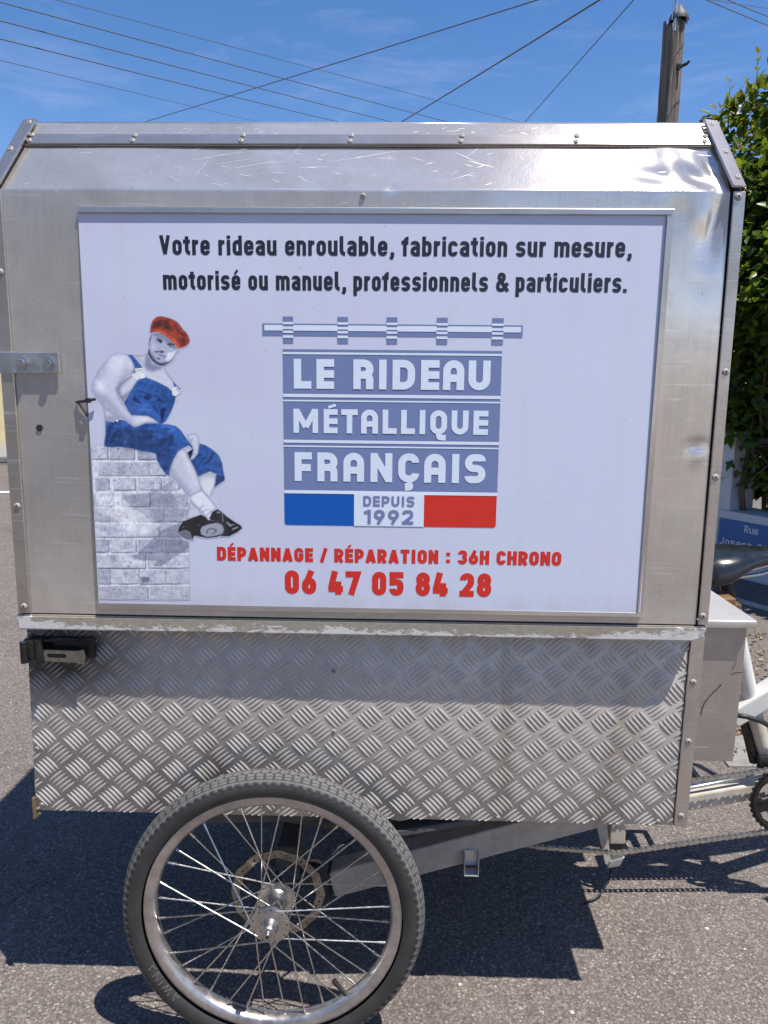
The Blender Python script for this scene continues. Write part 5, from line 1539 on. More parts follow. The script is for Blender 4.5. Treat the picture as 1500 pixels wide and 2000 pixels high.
let += layout('FRANÇAIS', 0, 0, 0.9630, 0.0437, 0.245, 'logo', boxes=[(-.1631, -.1368), (-.1286, -.0982), (-.0893, -.0581), (-.0485, -.0156), (-.0068, .0246), (.0323, .0644), (.0736, .085), (.0931, .1243)])
flat_mesh('logo_lettering', let + pale + barrel + pale_top, M['pale_ink'], sign, P2)
q = layout('DEPUIS', -0.0590, 0.0185, 0.9258, 0.0158, 0.215, 'logo', gap=.12)
q += layout('1992', -0.0575, 0.0170, 0.8986, 0.0220, 0.215, 'logo', gap=.14)
flat_mesh('date_lettering', q, M['slate_ink'], sign, lambda x, z: son(x, z, 0.0011))
def flagpoly(x0, x1, left):
    r, pts = 0.004, []
    z0, z1 = 0.8952, 0.9440
    arc = [(r - r * math.cos(a), r - r * math.sin(a)) for a in [PI / 2 * k / 5 for k in range(6)]]
    if left:
        pts = [Vector((x0 + u, z0 + v)) for u, v in arc] + [Vector((x1, z0)), Vector((x1, z1)), Vector((x0, z1))]
    else:
        pts = [Vector((x0, z0))] + [Vector((x1 - u, z0 + v)) for u, v in arc[::-1]] + [Vector((x1, z1)), Vector((x0, z1))]
    return pts
flat_mesh('flag_blue', [flagpoly(-0.1793, -0.0731, True)], M['blue_ink'], sign, P1)
flat_mesh('flag_red', [flagpoly(0.0331, 0.1425, False)], M['red_ink'], sign, P1)

# --- the printed photograph of a seated worker: ink layers rasterised onto a fine mesh
SKIN = ((190, 196, 226), (184, 190, 219), (205, 211, 234), (185, 191, 221), (186, 193, 221), (208, 214, 238))
def print_mesh():
    X0, X1, Z0, Z1, st = -0.4734, -0.2425, 0.7672, 1.2060, 0.00095
    xs = np.arange(X0, X1, st)
    zs = np.arange(Z0, Z1, st)
    gx, gz = np.meshgrid(xs, zs)
    colr = np.zeros(gx.shape + (3,))
    cov = np.zeros(gx.shape)
    figure = np.zeros(gx.shape)
    nl = MANWALL
    rs = np.random.RandomState(5)
    for li, (rgb, fe, op, pp) in enumerate(MAN):
        c = np.array([lin(v) for v in rgb]) * np.array(PRINT_GAIN)
        fe = max(float(fe), 0.7) * 0.00095
        poly = np.array(pp).reshape(-1, 2) / 1000.0
        mnx, mxx = poly[:, 0].min() - 3 * fe, poly[:, 0].max() + 3 * fe
        mnz, mxz = poly[:, 1].min() - 3 * fe, poly[:, 1].max() + 3 * fe
        ix = np.where((xs >= mnx) & (xs <= mxx))[0]
        iz = np.where((zs >= mnz) & (zs <= mxz))[0]
        if not len(ix) or not len(iz):
            continue
        sl = (slice(iz[0], iz[-1] + 1), slice(ix[0], ix[-1] + 1))
        x, z = gx[sl], gz[sl]
        inside = np.zeros(x.shape, bool)
        dmin = np.full(x.shape, 1e9)
        for i in range(len(poly)):
            ax, az = poly[i - 1]
            bx, bz = poly[i]
            with np.errstate(divide='ignore', invalid='ignore'):
                hit = ((az > z) != (bz > z)) & (x < (bx - ax) * (z - az) / (bz - az + 1e-12) + ax)
            inside ^= hit
            ex, ez = bx - ax, bz - az
            t = np.clip(((x - ax) * ex + (z - az) * ez) / (ex * ex + ez * ez + 1e-12), 0, 1)
            dmin = np.minimum(dmin, np.hypot(x - ax - t * ex, z - az - t * ez))
        sdist = np.where(inside, dmin, -dmin)
        a = np.clip(sdist / (2 * fe) + 0.5, 0, 1)
        a = a * a * (3 - 2 * a) * float(op)
        if 0 < li < nl:                  # everything on the brick wall stays inside its outline
            a = a * wallmask[sl]
        if li < nl and li > 0:
            a = a * (0.75 + 0.5 * rs.rand(*a.shape)).clip(0, 1)
        colr[sl] = colr[sl] * (1 - a[..., None]) + c * a[..., None]
        if rgb in SKIN:                  # the photograph's flesh darkens towards its outline
            k = np.clip(1 - sdist / 0.0042, 0, 1) ** 1.6 * (sdist > -0.0004) * 0.62
            colr[sl] = colr[sl] * (1 - k[..., None] * np.array([0.72, 0.68, 0.58]))
        solid = a if (li == 0 or li >= nl) else a * 0
        if float(op) < 1 and li >= nl:
            solid = a * (cov[sl] > 0.02)
            colr[sl] = np.where((cov[sl] > 0.02)[..., None], colr[sl], c)
        cov[sl] = np.maximum(cov[sl], solid)
        if li >= nl:
            figure[sl] = np.maximum(figure[sl], solid)
        if li == 0:
            wallmask = np.zeros(gx.shape)
            wallmask[sl] = (a > 0.5)
    def vnoise(cell_x, cell_z, shear=0.0):
        """smooth value noise over the mesh, cells in metres"""
        u = (gx - X0 + shear * (gz - Z0)) / cell_x + 400
        v = (gz - Z0) / cell_z + 400
        tab = rs.rand(1024, 1024)
        iu, iv = np.floor(u).astype(int), np.floor(v).astype(int)
        fu, fv = u - iu, v - iv
        fu, fv = fu * fu * (3 - 2 * fu), fv * fv * (3 - 2 * fv)
        g_ = lambda a_, c_: tab[a_ % 1024, c_ % 1024]
        return (g_(iv, iu) * (1 - fu) + g_(iv, iu + 1) * fu) * (1 - fv) + (g_(iv + 1, iu) * (1 - fu) + g_(iv + 1, iu + 1) * fu) * fv - 0.5
    lum = colr.sum(-1) + 1e-6
    blue = np.clip((colr[..., 2] / lum - 0.52) * 8, 0, 1)
    red = np.clip((colr[..., 0] / lum - 0.5) * 8, 0, 1)
    grey = np.clip(1 - blue - red, 0, 1)
    wall = wallmask * (figure < 0.5)
    fold = 0.75 * vnoise(0.012, 0.004, 0.8) + 0.55 * vnoise(0.004, 0.009, -0.5) + 0.35 * vnoise(0.002, 0.002)
    rough_ = 0.50 * vnoise(0.0022, 0.0030) + 0.45 * vnoise(0.007, 0.005) + 0.30 * vnoise(0.0012, 0.0012)
    colr *= (1 + blue * fold * 0.85 + red * rough_ * 0.9 + wall * rough_ * 0.62 + (grey * (1 - wall)) * 0.10 * (rough_ + fold))[..., None].clip(0.25, 1.7)
    # crumbling dark pits in the painted bricks
    pit = vnoise(0.0035, 0.0026) + 0.5 * vnoise(0.0015, 0.0015)
    colr *= (1 - wall * np.clip((pit - 0.42) * 6, 0, 0.55))[..., None]
    # uncovered cells take the ink of their nearest covered neighbour so edges do not fringe
    for _ in range(3):
        empty = cov < 0.02
        acc, cnt = np.zeros_like(colr), np.zeros_like(cov)
        for dz, dx in ((0, 1), (0, -1), (1, 0), (-1, 0)):
            c2, k2 = np.roll(colr, (dz, dx), (0, 1)), np.roll((colr.sum(-1) > 0).astype(float), (dz, dx), (0, 1))
            acc += c2 * k2[..., None]
            cnt += k2
        fillm = empty & (cnt > 0) & (colr.sum(-1) == 0)
        colr[fillm] = (acc / np.maximum(cnt, 1)[..., None])[fillm]
    H, W = gx.shape
    use = cov > 0.01
    fu = use[:-1, :-1] | use[1:, :-1] | use[:-1, 1:] | use[1:, 1:]
    idx = -np.ones((H, W), int)
    need = np.zeros((H, W), bool)
    need[:-1, :-1] |= fu
    need[1:, :-1] |= fu
    need[:-1, 1:] |= fu
    need[1:, 1:] |= fu
    idx[need] = np.arange(need.sum())
    verts = [tuple(son(x, z, 0.0003)) for x, z in zip(gx[need], gz[need])]
    jj, ii = np.where(fu)
    faces = np.stack([idx[jj, ii], idx[jj, ii + 1], idx[jj + 1, ii + 1], idx[jj + 1, ii]], 1).tolist()
    b = MB()
    b.v, b.f = verts, faces
    o = b.build('worker_print', M['photo_ink'], sign, smooth=True)
    at = o.data.attributes.new('ink', 'FLOAT_COLOR', 'POINT')
    rgba = np.concatenate([colr[need], np.ones((need.sum(), 1))], 1).astype(np.float32)
    at.data.foreach_set('color', rgba.ravel())
    at = o.data.attributes.new('cover', 'FLOAT', 'POINT')
    at.data.foreach_set('value', cov[need].astype(np.float32))
    return o
print_mesh()

# --- metal edging of the sign
def edge(name, pts8, bev=0.001):
    b = MB()
    b.hexa(pts8, bev)
    return b.build(name, M['alu_strip'], sign)
edge('edge_strip', [(-0.4725, -0.0375, 1.3475), (0.3745, -0.0375, 1.3475), (0.3745, -0.0315, 1.3475), (-0.4725, -0.0315, 1.3475), (-0.4725, -0.0368, 1.3565), (0.3790, -0.0368, 1.3565), (0.3790, -0.0315, 1.3565), (-0.4725, -0.0315, 1.3565)])
edge('edge_strip', [(0.3640, -0.0385, 0.7640), (0.3735, -0.0325, 0.7600), (0.3735, -0.0305, 0.7600), (0.3640, -0.0365, 0.7640), (0.3685, -0.0375, 1.3470), (0.3790, -0.0325, 1.3562), (0.3790, -0.0305, 1.3562), (0.3685, -0.0355, 1.3470)], 0.0005)
edge('edge_strip', [(-0.4755, -0.0382, 0.7565), (0.3735, -0.0382, 0.7580), (0.3735, -0.0315, 0.7580), (-0.4755, -0.0315, 0.7565), (-0.4755, -0.0374, 0.7668), (0.3645, -0.0374, 0.7655), (0.3645, -0.0315, 0.7655), (-0.4755, -0.0315, 0.7668)])

# --- rail under the lid with peeling paint
b = MB()
bm = bmesh.new()
pr = [(-0.607, 0.7215), (-0.6055, 0.7195), (0.452, 0.7195), (0.463, 0.7225), (0.471, 0.730), (0.4745, 0.7435), (-0.607, 0.7435)]
f0 = [bm.verts.new((x, -0.0345, z)) for x, z in pr]
f1 = [bm.verts.new((x, 0.015, z)) for x, z in pr]
k_ = len(pr)
bm.faces.new(f0)
bm.faces.new(f1[::-1])
for i in range(k_):
    bm.faces.new([f0[i], f1[i], f1[(i + 1) % k_], f0[(i + 1) % k_]])
bmesh.ops.recalc_face_normals(bm, faces=bm.faces)
bmesh.ops.bevel(bm, geom=[e for e in bm.edges if all(abs(v.co.y + 0.0345) < 1e-5 for v in e.verts)], offset=0.0025, segments=2, affect='EDGES')
b.addbm(bm)
b.build('rail', M['lip'], trike)

# --- lower box: shell, tread plate, corner strip
b = MB()
b.hexa([(-0.614, 0.003, 0.390), (0.480, 0.003, 0.390), (0.480, 0.735, 0.390), (-0.614, 0.735, 0.390), (-0.609, 0.003, 0.742), (0.483, 0.003, 0.742), (0.483, 0.735, 0.742), (-0.609, 0.735, 0.742)])
box = b.build('cargo_box', M['alu_side'], trike)
b = MB()
PXL = lambda z: -0.6165 + 0.006 * (z - 0.388) / 0.31
PXR = lambda z: 0.4590 + 0.003 * (z - 0.388) / 0.31
PZ0, PZ1 = 0.3875, 0.7190
b.hexa([(PXL(PZ0), -0.0005, PZ0), (PXR(PZ0), -0.0005, PZ0), (PXR(PZ0), 0.0025, PZ0), (PXL(PZ0), 0.0025, PZ0), (PXL(PZ1), -0.0005, PZ1), (PXR(PZ1), -0.0005, PZ1), (PXR(PZ1), 0.0025, PZ1), (PXL(PZ1), 0.0025, PZ1)], 0.0004, 1)
ridge = [0.0] * len(b.v)
def tread_bar(cx, cz, ang):
    L_, Wd, Hh = 0.0160, 0.0026, 0.0015
    dx, dz = math.cos(ang), math.sin(ang)
    secs, vs = 9, []
    for i in range(secs):
        t = -1 + 2 * i / (secs - 1)
        w = Wd * max(0.04, (1 - abs(t) ** 2.2)) ** 0.8
        h = Hh * max(0.0, 1 - t * t) ** 0.6
        for u, hh in ((-1, 0.0), (-0.55, 0.72), (0, 1.0), (0.55, 0.72), (1, 0.0)):
            x = cx + dx * t * L_ - dz * u * w
            z = cz + dz * t * L_ + dx * u * w
            z = min(max(z, PZ0 + 0.0005), PZ1)
            x = min(max(x, PXL(z) + 0.0005), PXR(z) - 0.0005)
            vs.append((x, -0.0006 - h * hh, z))
            ridge.append(hh * min(1, h / Hh * 1.3))
    fs = []
    for i in range(secs - 1):
        for k in range(4):
            a = i * 5 + k
            fs.append((a, a + 5, a + 6, a + 1))
    b.add(vs, fs)
PA, PB = 0.0547, 0.0508
AX0, AZ0 = -0.595, 0.4665
sp = 0.0071
for row in range(-2, 6):
    for col in range(-1, 21):
        for kind in (0, 1):
            cx = AX0 + col * PA + kind * PA * 0.475
            cz = AZ0 + row * PB + kind * PB * 0.5
            da = R(-47) if kind == 0 else R(40)
            st_ = R(38) if kind == 0 else R(-47)
            for i in range(5):
                o = (i - 2) * sp
                x, z = cx + math.cos(st_) * o, cz + math.sin(st_) * o
                if PXL(z) - 0.006 < x < PXR(z) + 0.006 and PZ0 - 0.006 < z < PZ1 + 0.004:
                    tread_bar(x, z, da)
tp = b.build('tread_plate', M['plate'], box, smooth=True, angle=75)
a = tp.data.attributes.new('ridge', 'FLOAT', 'POINT')
a.data.foreach_set('value', ridge)
b = MB()
b.hexa([(0.4600, -0.0040, 0.3870), (0.4815, -0.0040, 0.3870), (0.4815, 0.0025, 0.3870), (0.4600, 0.0025, 0.3870), (0.4632, -0.0040, 0.7190), (0.4850, -0.0040, 0.7190), (0.4850, 0.0025, 0.7190), (0.4632, 0.0025, 0.7190)], 0.0012)
b.build('corner_strip', M['alu_strip'], box)
for x, z in ((0.472, 0.641), (0.472, 0.539), (0.470, 0.407)):
    rivet((x, -0.0041, z), box)
for x, z in ((-0.606, 0.701), (-0.606, 0.602), (-0.607, 0.500), (-0.606, 0.398), (-0.489, 0.395), (0.054, 0.395), (0.168, 0.394), (0.326, 0.394), (0.434, 0.394), (-0.108, 0.647), (-0.108, 0.542)):
    rivet((x, -0.0008, z), box, 0, 0.75)
b = MB()
b.box(-0.6215, -0.6150, -0.004, 0.004, 0.372, 0.411, 0.001)
b.tube([(-0.617, -0.003, 0.376), (-0.609, -0.004, 0.384)], 0.0025, 8)
b.build('corner_bracket', plain('brass_bracket', (0.30, 0.24, 0.13), 0.5, 0.8, 0.3, 90), box)

# --- latch
lt_ = MB()
lt_.box(-0.592, -0.496, -0.009, -0.0035, 0.664, 0.700, 0.002)
lt_.box(-0.604, -0.584, -0.030, -0.004, 0.664, 0.702, 0.005)
lt_.tube([(-0.5805, -0.024, 0.660), (-0.5805, -0.024, 0.701)], 0.0075, 14)
lt_.tube([(-0.600, -0.033, 0.664), (-0.600, -0.033, 0.699)], 0.006, 14)
lt_.tube([(-0.575, -0.020, 0.697), (-0.545, -0.016, 0.699), (-0.520, -0.011, 0.696)], 0.0028, 8)
latch = lt_.build('latch', M['black_metal'], trike, smooth=True, angle=40)
ov, kf = fill_holes([(-0.574, 0.6635), (-0.520, 0.6615), (-0.5075, 0.659), (-0.505, 0.672), (-0.5075, 0.684), (-0.520, 0.6815), (-0.574, 0.683)],
                    [[(-0.5525 + 0.0125 * (1 if k < 10 else -1) + 0.0037 * math.sin(PI * (k % 10) / 9 + (0 if k < 10 else PI)), 0.6725 + 0.0037 * math.cos(PI * (k % 10) / 9 + (0 if k < 10 else PI))) for k in range(20)]],
                    lambda x, z: Vector((x, -0.0235 - 0.006 * max(0, (x + 0.53) / 0.025) ** 2 * 0.4, z)))
b = MB()
nv = len(ov)
b.add(ov + [v + Vector((0, 0.0022, 0)) for v in ov], [tuple(f) for f in kf] + [tuple(i + nv for i in f[::-1]) for f in kf])
cnt = {}
for f in kf:
    for i in range(len(f)):
        e = (f[i], f[(i + 1) % len(f)])
        cnt[e] = 1
for (i, j) in list(cnt):
    if (j, i) not in cnt:
        b.f.append((j, i, i + nv, j + nv))
b.build('lever', plain('worn_latch_lever', (0.23, 0.215, 0.18), 0.42, 0.8, 0.3, 80), latch)
b = MB()
b.box(-0.574, -0.510, -0.0205, -0.0095, 0.665, 0.681, 0.001)
b.build('latch_body', M['black'], latch)

# --- side box with its overhanging shelf lid
b = MB()
b.hexa([(0.4870, 0.055, 0.4750), (0.5750, 0.055, 0.4750), (0.5750, 0.68, 0.4750), (0.4870, 0.68, 0.4750), (0.4870, 0.055, 0.7240), (0.5780, 0.055, 0.7240), (0.5780, 0.68, 0.7240), (0.4870, 0.68, 0.7240)], 0.0012)
sbx = b.build('side_box', M['alu_side'], trike)
def weld():
    """a cracked, re-welded seam: dark flecks following a bent line"""
    b = MB()
    rr = random.Random(8)
    pts = [(0.5135, 0.560), (0.5150, 0.572), (0.5185, 0.583), (0.5260, 0.594), (0.5330, 0.602), (0.5400, 0.610), (0.5420, 0.613)]
    for i in range(len(pts) - 1):
        for k in range(5):
            f = k / 5 + rr.uniform(0, .1)
            x = pts[i][0] + (pts[i + 1][0] - pts[i][0]) * f + rr.uniform(-.0006, .0006)
            z = pts[i][1] + (pts[i + 1][1] - pts[i][1]) * f + rr.uniform(-.0006, .0006)
            L_ = rr.uniform(.0016, .0032)
            b.add([(x - L_ * .5, 0.0542, z - L_ * .7), (x + .0007, 0.0542, z - .0003), (x + L_ * .6, 0.0542, z + L_ * .8), (x - .0008, 0.0542, z + .0004)], [(0, 1, 2, 3)])
    b.build('weld_crack', M['dark_slot'], sbx)
    b = MB()
    for k in range(14):
        x = 0.558 + k * 0.0013
        z = 0.6325 + 0.004 * (1 - math.exp(-k / 4)) + rr.uniform(-.0005, .0005)
        b.add([(x - .0012, 0.0542, z - .0006), (x + .0008, 0.0542, z - .0003), (x + .0012, 0.0542, z + .0006), (x - .0008, 0.0542, z + .0004)], [(0, 1, 2, 3)])
    return b.build('weld_crack', M['dark_slot'], sbx)
weld()
b = MB()
pf = [(0.040, 0.7185), (0.0380, 0.7195), (0.0372, 0.7270), (0.0380, 0.7305), (0.0410, 0.7325), (0.700, 0.7325), (0.700, 0.7300), (0.0420, 0.7300), (0.0402, 0.7285), (0.0398, 0.7215)]
k_ = len(pf)
vl = [(0.4830, y, z) for y, z in pf]
vr = [(0.5840, y, z) for y, z in pf]
b.add(vl + vr, [tuple(range(k_))[::-1], tuple(range(k_, 2 * k_))] + [(i, (i + 1) % k_, k_ + (i + 1) % k_, k_ + i) for i in range(k_)])
b.hexa([(0.5822, 0.0405, 0.7215), (0.5842, 0.0395, 0.7215), (0.5842, 0.70, 0.7215), (0.5822, 0.70, 0.7215), (0.5822, 0.0405, 0.7299), (0.5842, 0.0395, 0.7299), (0.5842, 0.70, 0.7299), (0.5822, 0.70, 0.7299)])
b.tube([(0.5838, 0.039, 0.7200), (0.5840, 0.0385, 0.7130), (0.5825, 0.0380, 0.7085), (0.5800, 0.038, 0.7075)], 0.0012, 8)
b.build('shelf_lid', M['alu_shelf'], sbx, smooth=True, angle=35)
b = MB()
b.box(0.600, 0.655, 0.27, 0.33, 0.690, 0.704, 0.003)
b.box(0.610, 0.672, 0.28, 0.32, 0.674, 0.689, 0.003)
b.build('wooden_block', M['wood_block'], trike)

# --- wheel: built once at the origin, axle along y, then copied
def make_wheel(first):
    w = bpy.data.objects.new('wheel', None)
    w.empty_display_size = 0.05
    COL.objects.link(w)
    r0_, ar, al_ = 0.2272, 0.0232, 0.0232
    N = 104
    nth, nph = N * 8, 86
    P0 = R(128)
    V, gr, td = [], [], []
    tri = lambda u: 2 * abs(2 * (u % 1.0) - 1) - 1
    for i in range(nth):
        u = i / nth * N
        a = 2 * PI * i / nth
        ca, sa = math.cos(a), math.sin(a)
        for k in range(nph):
            ph = -P0 + 2 * P0 * k / (nph - 1)
            dg = math.degrees(ph)
            e = abs(dg)
            d = 0.0
            g = 0.0
            z1 = 15 + 3.2 * tri(u + (0.25 if dg > 0 else 0))
            z2 = 33 + 3.0 * tri(u * 1.0 + 0.5)
            for zc, wd, dp in ((z1, 2.4, 0.0011), (z2, 2.0, 0.0012), (46, 1.6, 0.0010)):
                q = max(0.0, 1 - abs(e - zc) / wd)
                if q > 0:
                    d = max(d, dp * min(1, q * 2))
                    g = max(g, min(1, q * 2))
            uu = u % 1.0
            if e < 46 and e > 4 and not (z1 - 2 < e < z1 + 2):
                if (uu + (0.5 if e > z1 else 0)) % 1.0 < 0.13:
                    d = max(d, 0.0006)
                    g = max(g, 0.8)
            if 56 < e < 71 and 0.25 < uu < 0.85:
                d = max(d, 0.0006)
                g = max(g, 0.7)
            if 48 < e < 72 and uu < 0.14:
                d -= 0.0005
            if 74 < e < 76.5:
                d -= 0.0007
            # flatter crown
            fl = 0.0016 * max(0, 1 - (e / 46) ** 2)
            rr_ = r0_ + (ar - d) * math.cos(ph) - fl + 0.0008
            V.append((rr_ * ca, -(al_ - d) * math.sin(ph), rr_ * sa))
            gr.append(g)
            td.append(max(0, min(1, (68 - e) / 12)))
    F = []
    for i in range(nth):
        j = (i + 1) % nth
        for k in range(nph - 1):
            F.append((i * nph + k, i * nph + k + 1, j * nph + k + 1, j * nph + k))
    b = MB()
    b.v, b.f = V, F
    t = b.build('tyre', M['rubber'], None, smooth=True)
    for nm, dat in (('groove', gr), ('tread', td)):
        at = t.data.attributes.new(nm, 'FLOAT', 'POINT')
        at.data.foreach_set('value', dat)
    t.parent = w
    # moulded name on the sidewall, reading clockwise with the letter tops outwards
    q = layout('AWINA', -0.038, 0.038, 0.0, 0.0125, 0.16, gap=.22)
    rin = 0.2135
    def side(x, z):
        r = rin + z
        a = R(214) - x / rin
        ph = math.acos(max(-1, min(1, (r - r0_ - 0.0008) / ar)))
        return Vector((r * math.cos(a), -(al_ * math.sin(ph) + 0.0013), r * math.sin(a)))
    flat_mesh('moulded_lettering', q, plain('tyre_letter_rubber', (0.085, 0.082, 0.078), 0.5, 0, 0.2), t, side)
    b = MB()
    rp = [(0.2115, -0.0145), (0.2120, -0.0130), (0.2050, -0.0120), (0.2000, -0.0085), (0.1985, 0.0), (0.2000, 0.0085), (0.2050, 0.0120), (0.2120, 0.0130), (0.2115, 0.0145), (0.2080, 0.0150), (0.1995, 0.0140), (0.1945, 0.0090), (0.1925, 0.0), (0.1945, -0.0090), (0.1995, -0.0140), (0.2080, -0.0150)]
    b.lathe(rp, (0, 0, 0), 'y', 160, close=True)
    o = b.build('rim', M['rim'], None, smooth=True, angle=50)
    o.parent = w
    # hub with drilled flanges and a protruding axle cap
    b = MB()
    b.lathe([(0.0, -0.060), (0.005, -0.060), (0.0058, -0.0585), (0.0060, -0.054), (0.0108, -0.0535), (0.0125, -0.0505), (0.0135, -0.040), (0.0150, -0.0365), (0.0305, -0.0335), (0.0322, -0.0325), (0.0325, -0.0300), (0.0310, -0.0288), (0.0200, -0.0270), (0.0185, -0.0220), (0.0165, 0.0), (0.0185, 0.022), (0.021, 0.026), (0.0325, 0.0285), (0.0328, 0.0315), (0.031, 0.0330), (0.016, 0.036), (0.016, 0.050), (0.0, 0.050)], (0, 0, 0), 'y', 48)
    o = b.build('hub', M['hub'], None, smooth=True, angle=35)
    o.parent = w
    b = MB()
    b.lathe([(0.0, -0.0606), (0.0032, -0.0606), (0.0032, -0.0604)], (0, 0, 0), 'y', 6)
    o2 = b.build('axle_socket', M['dark_slot'], None)
    o2.parent = w
    b = MB()
    for k in range(18):
        a = 2 * PI * k / 18 + 0.09
        b.lathe([(0.0, -0.0342), (0.0015, -0.0342)], (0.0280 * math.cos(a), 0, 0.0280 * math.sin(a)), 'y', 8)
    o2 = b.build('flange_holes', M['dark_slot'], None)
    o2.parent = w
    # brake disc: scalloped ring with holes and six arms
    outer, holes = [], []
    for k in range(144):
        a = 2 * PI * k / 144
        r = 0.0790 + 0.0013 * math.cos(a * 12)
        outer.append((r * math.cos(a), r * math.sin(a)))
    inner = [((0.0648 + 0.0012 * math.cos(2 * PI * k / 144 * 12)) * math.cos(2 * PI * k / 144), (0.0648 + 0.0012 * math.cos(2 * PI * k / 144 * 12)) * math.sin(2 * PI * k / 144)) for k in range(144)]
    for k in range(48):
        a = 2 * PI * (k + .5) / 48
        rr_ = (0.0690, 0.0720, 0.0748)[k % 3]
        hr = (0.0017, 0.0021, 0.0014)[k % 3]
        holes.append([(rr_ * math.cos(a) + hr * math.cos(2 * PI * j / 10), rr_ * math.sin(a) + hr * math.sin(2 * PI * j / 10)) for j in range(10)])
    yd = 0.0440
    ov, kf = fill_holes(outer, [inner] + holes, lambda x, z: Vector((x, yd, z)))
    b = MB()
    nv = len(ov)
    b.add(ov + [v + Vector((0, 0.0018, 0)) for v in ov], [tuple(f) for f in kf] + [tuple(i + nv for i in f[::-1]) for f in kf])
    o = b.build('brake_disc', M['disc'], None)
    o.parent = w
    b = MB()
    for k in range(6):
        a = 2 * PI * k / 6 + .2
        a2 = a + 0.5
        b.bar((0.017 * math.cos(a), yd + .001, 0.017 * math.sin(a)), (0.0655 * math.cos(a2), yd + .001, 0.0655 * math.sin(a2)), 0.0016, 0.007, (-math.sin(a), 0, math.cos(a)), 0.0004)
    o = b.build('disc_spider', M['black_metal'], None)
    o.parent = w
    # spokes, crossing three
    sm = {}
    for k in range(36):
        sd_ = -1 if k % 2 == 0 else 1
        j = k // 2
        trail = 1 if j % 2 == 0 else -1
        ar_ = 2 * PI * (k + 0.5) / 36
        rh = 0.0280
        ah = ar_ + trail * R(62)
        yh = (-0.0310 if sd_ < 0 else 0.0300) + (0.003 * trail * sd_)
        p0 = Vector((rh * math.cos(ah), yh, rh * math.sin(ah)))
        p1 = Vector((0.1935 * math.cos(ar_), sd_ * 0.003, 0.1935 * math.sin(ar_)))
        d = (p1 - p0).normalized()
        b = MB()
        L_ = (p1 - p0).length
        b.tube([p0, p1 - d * 0.013], 0.00122, 8)
        b.tube([p1 - d * 0.0135, p1 - d * 0.002], 0.0019, 8)
        b.tube([p0 - Vector((0, 0.003 * trail * sd_, 0)) * 1.6, p0], 0.00122, 8)
        o = b.build('spoke', M['steel'], None, smooth=True, angle=40)
        o.parent = w
    b = MB()
    av = R(-52)
    b.tube([(0.192 * math.cos(av), 0, 0.192 * math.sin(av)), (0.168 * math.cos(av), 0, 0.168 * math.sin(av))], 0.0038, 10)
    b.tube([(0.170 * math.cos(av), 0, 0.170 * math.sin(av)), (0.161 * math.cos(av), 0, 0.161 * math.sin(av))], 0.0047, 10)
    o = b.build('valve', M['black'], None, smooth=True, angle=40)
    o.parent = w
    return w
wheel = make_wheel(True)
def place_wheel(w, loc, flip=False, spin=0.0):
    w.parent = trike
    w.matrix_parent_inverse = Matrix.Translation(-ROOTLOC[trike.name])
    w.location = loc
    w.rotation_euler = (0, spin, PI if flip else 0)
def copy_wheel():
    c = wheel.copy()
    COL.objects.link(c)
    for ch in list(wheel.children):
        g = ch.copy()
        COL.objects.link(g)
        g.parent = c
        for sub in ch.children:
            if sub.name.startswith('moulded'):
                continue
    return c
WC = Vector((-0.2028, -0.0550, 0.2500))
kids = list(wheel.children)
place_wheel(wheel, WC)
w2 = copy_wheel()
place_wheel(w2, (WC.x, 0.795, 0.25), True, 0.4)
w3 = copy_wheel()
place_wheel(w3, (1.72, 0.37, 0.25), False, 0.2)

# --- chassis under the box
b = MB()
b.bar((-0.118, 0.075, 0.2190), (0.40, 0.075, 0.386), 0.042, 0.0505, bev=0.003)
b.build('axle_arm', M['grey_paint'], trike)
b = MB()
b.box(-0.1255, -0.1195, 0.050, 0.100, 0.187, 0.247, 0.003)
b.build('axle_plate', M['black_metal'], trike)
b = MB()
b.box(0.1170, 0.1430, 0.052, 0.0535, 0.268, 0.297, 0.001)
b.box(0.1170, 0.1190, 0.030, 0.052, 0.262, 0.297, 0.001)
b.box(0.1410, 0.1430, 0.030, 0.052, 0.262, 0.297, 0.001)
b.box(0.1170, 0.1430, 0.030, 0.052, 0.2610, 0.2630, 0.0005)
b.build('guide_bracket', M['zinc'], trike)
b = MB()
b.bar((-0.45, 0.16, 0.366), (0.42, 0.16, 0.366), 0.04, 0.04, bev=0.003)
b.bar((-0.45, 0.58, 0.366), (0.42, 0.58, 0.366), 0.04, 0.04, bev=0.003)
b.bar((-0.40, 0.03, 0.369), (-0.05, 0.06, 0.372), 0.03, 0.03, bev=0.003)
b.bar((-0.05, 0.02, 0.345), (0.14, 0.02, 0.3835), 0.030, 0.012, bev=0.002)
b.bar((-0.203, 0.09, 0.25), (-0.203, 0.66, 0.25), 0.04, 0.04, bev=0.003)
b.bar((-0.118, 0.665, 0.2190), (0.40, 0.665, 0.386), 0.042, 0.0505, bev=0.003)
b.build('chassis', M['dark_chassis'], trike)
b = MB()
b.tube([(-0.40, 0.12, 0.345), (-0.15, 0.10, 0.318), (0.0, 0.10, 0.30)], 0.012, 10)
b.build('stay', M['dark_chassis'], trike, smooth=True)
# caliper on the disc
b = MB()
b.box(-0.168, -0.128, 0.000, 0.024, 0.258, 0.296, 0.010)
b.lathe([(0.0, -0.0225), (0.010, -0.0225), (0.0115, -0.020), (0.0115, 0.0)], (-0.146, 0.022, 0.268), 'y', 20)
b.build('brake_caliper', M['black_metal'], trike)
b = MB()
b.tube([(-0.135, -0.012, 0.292), (-0.10, 0.01, 0.325), (0.0, 0.08, 0.35), (0.2, 0.2, 0.355)], 0.0026, 8)
b.build('brake_hose', M['black'], trike, smooth=True)

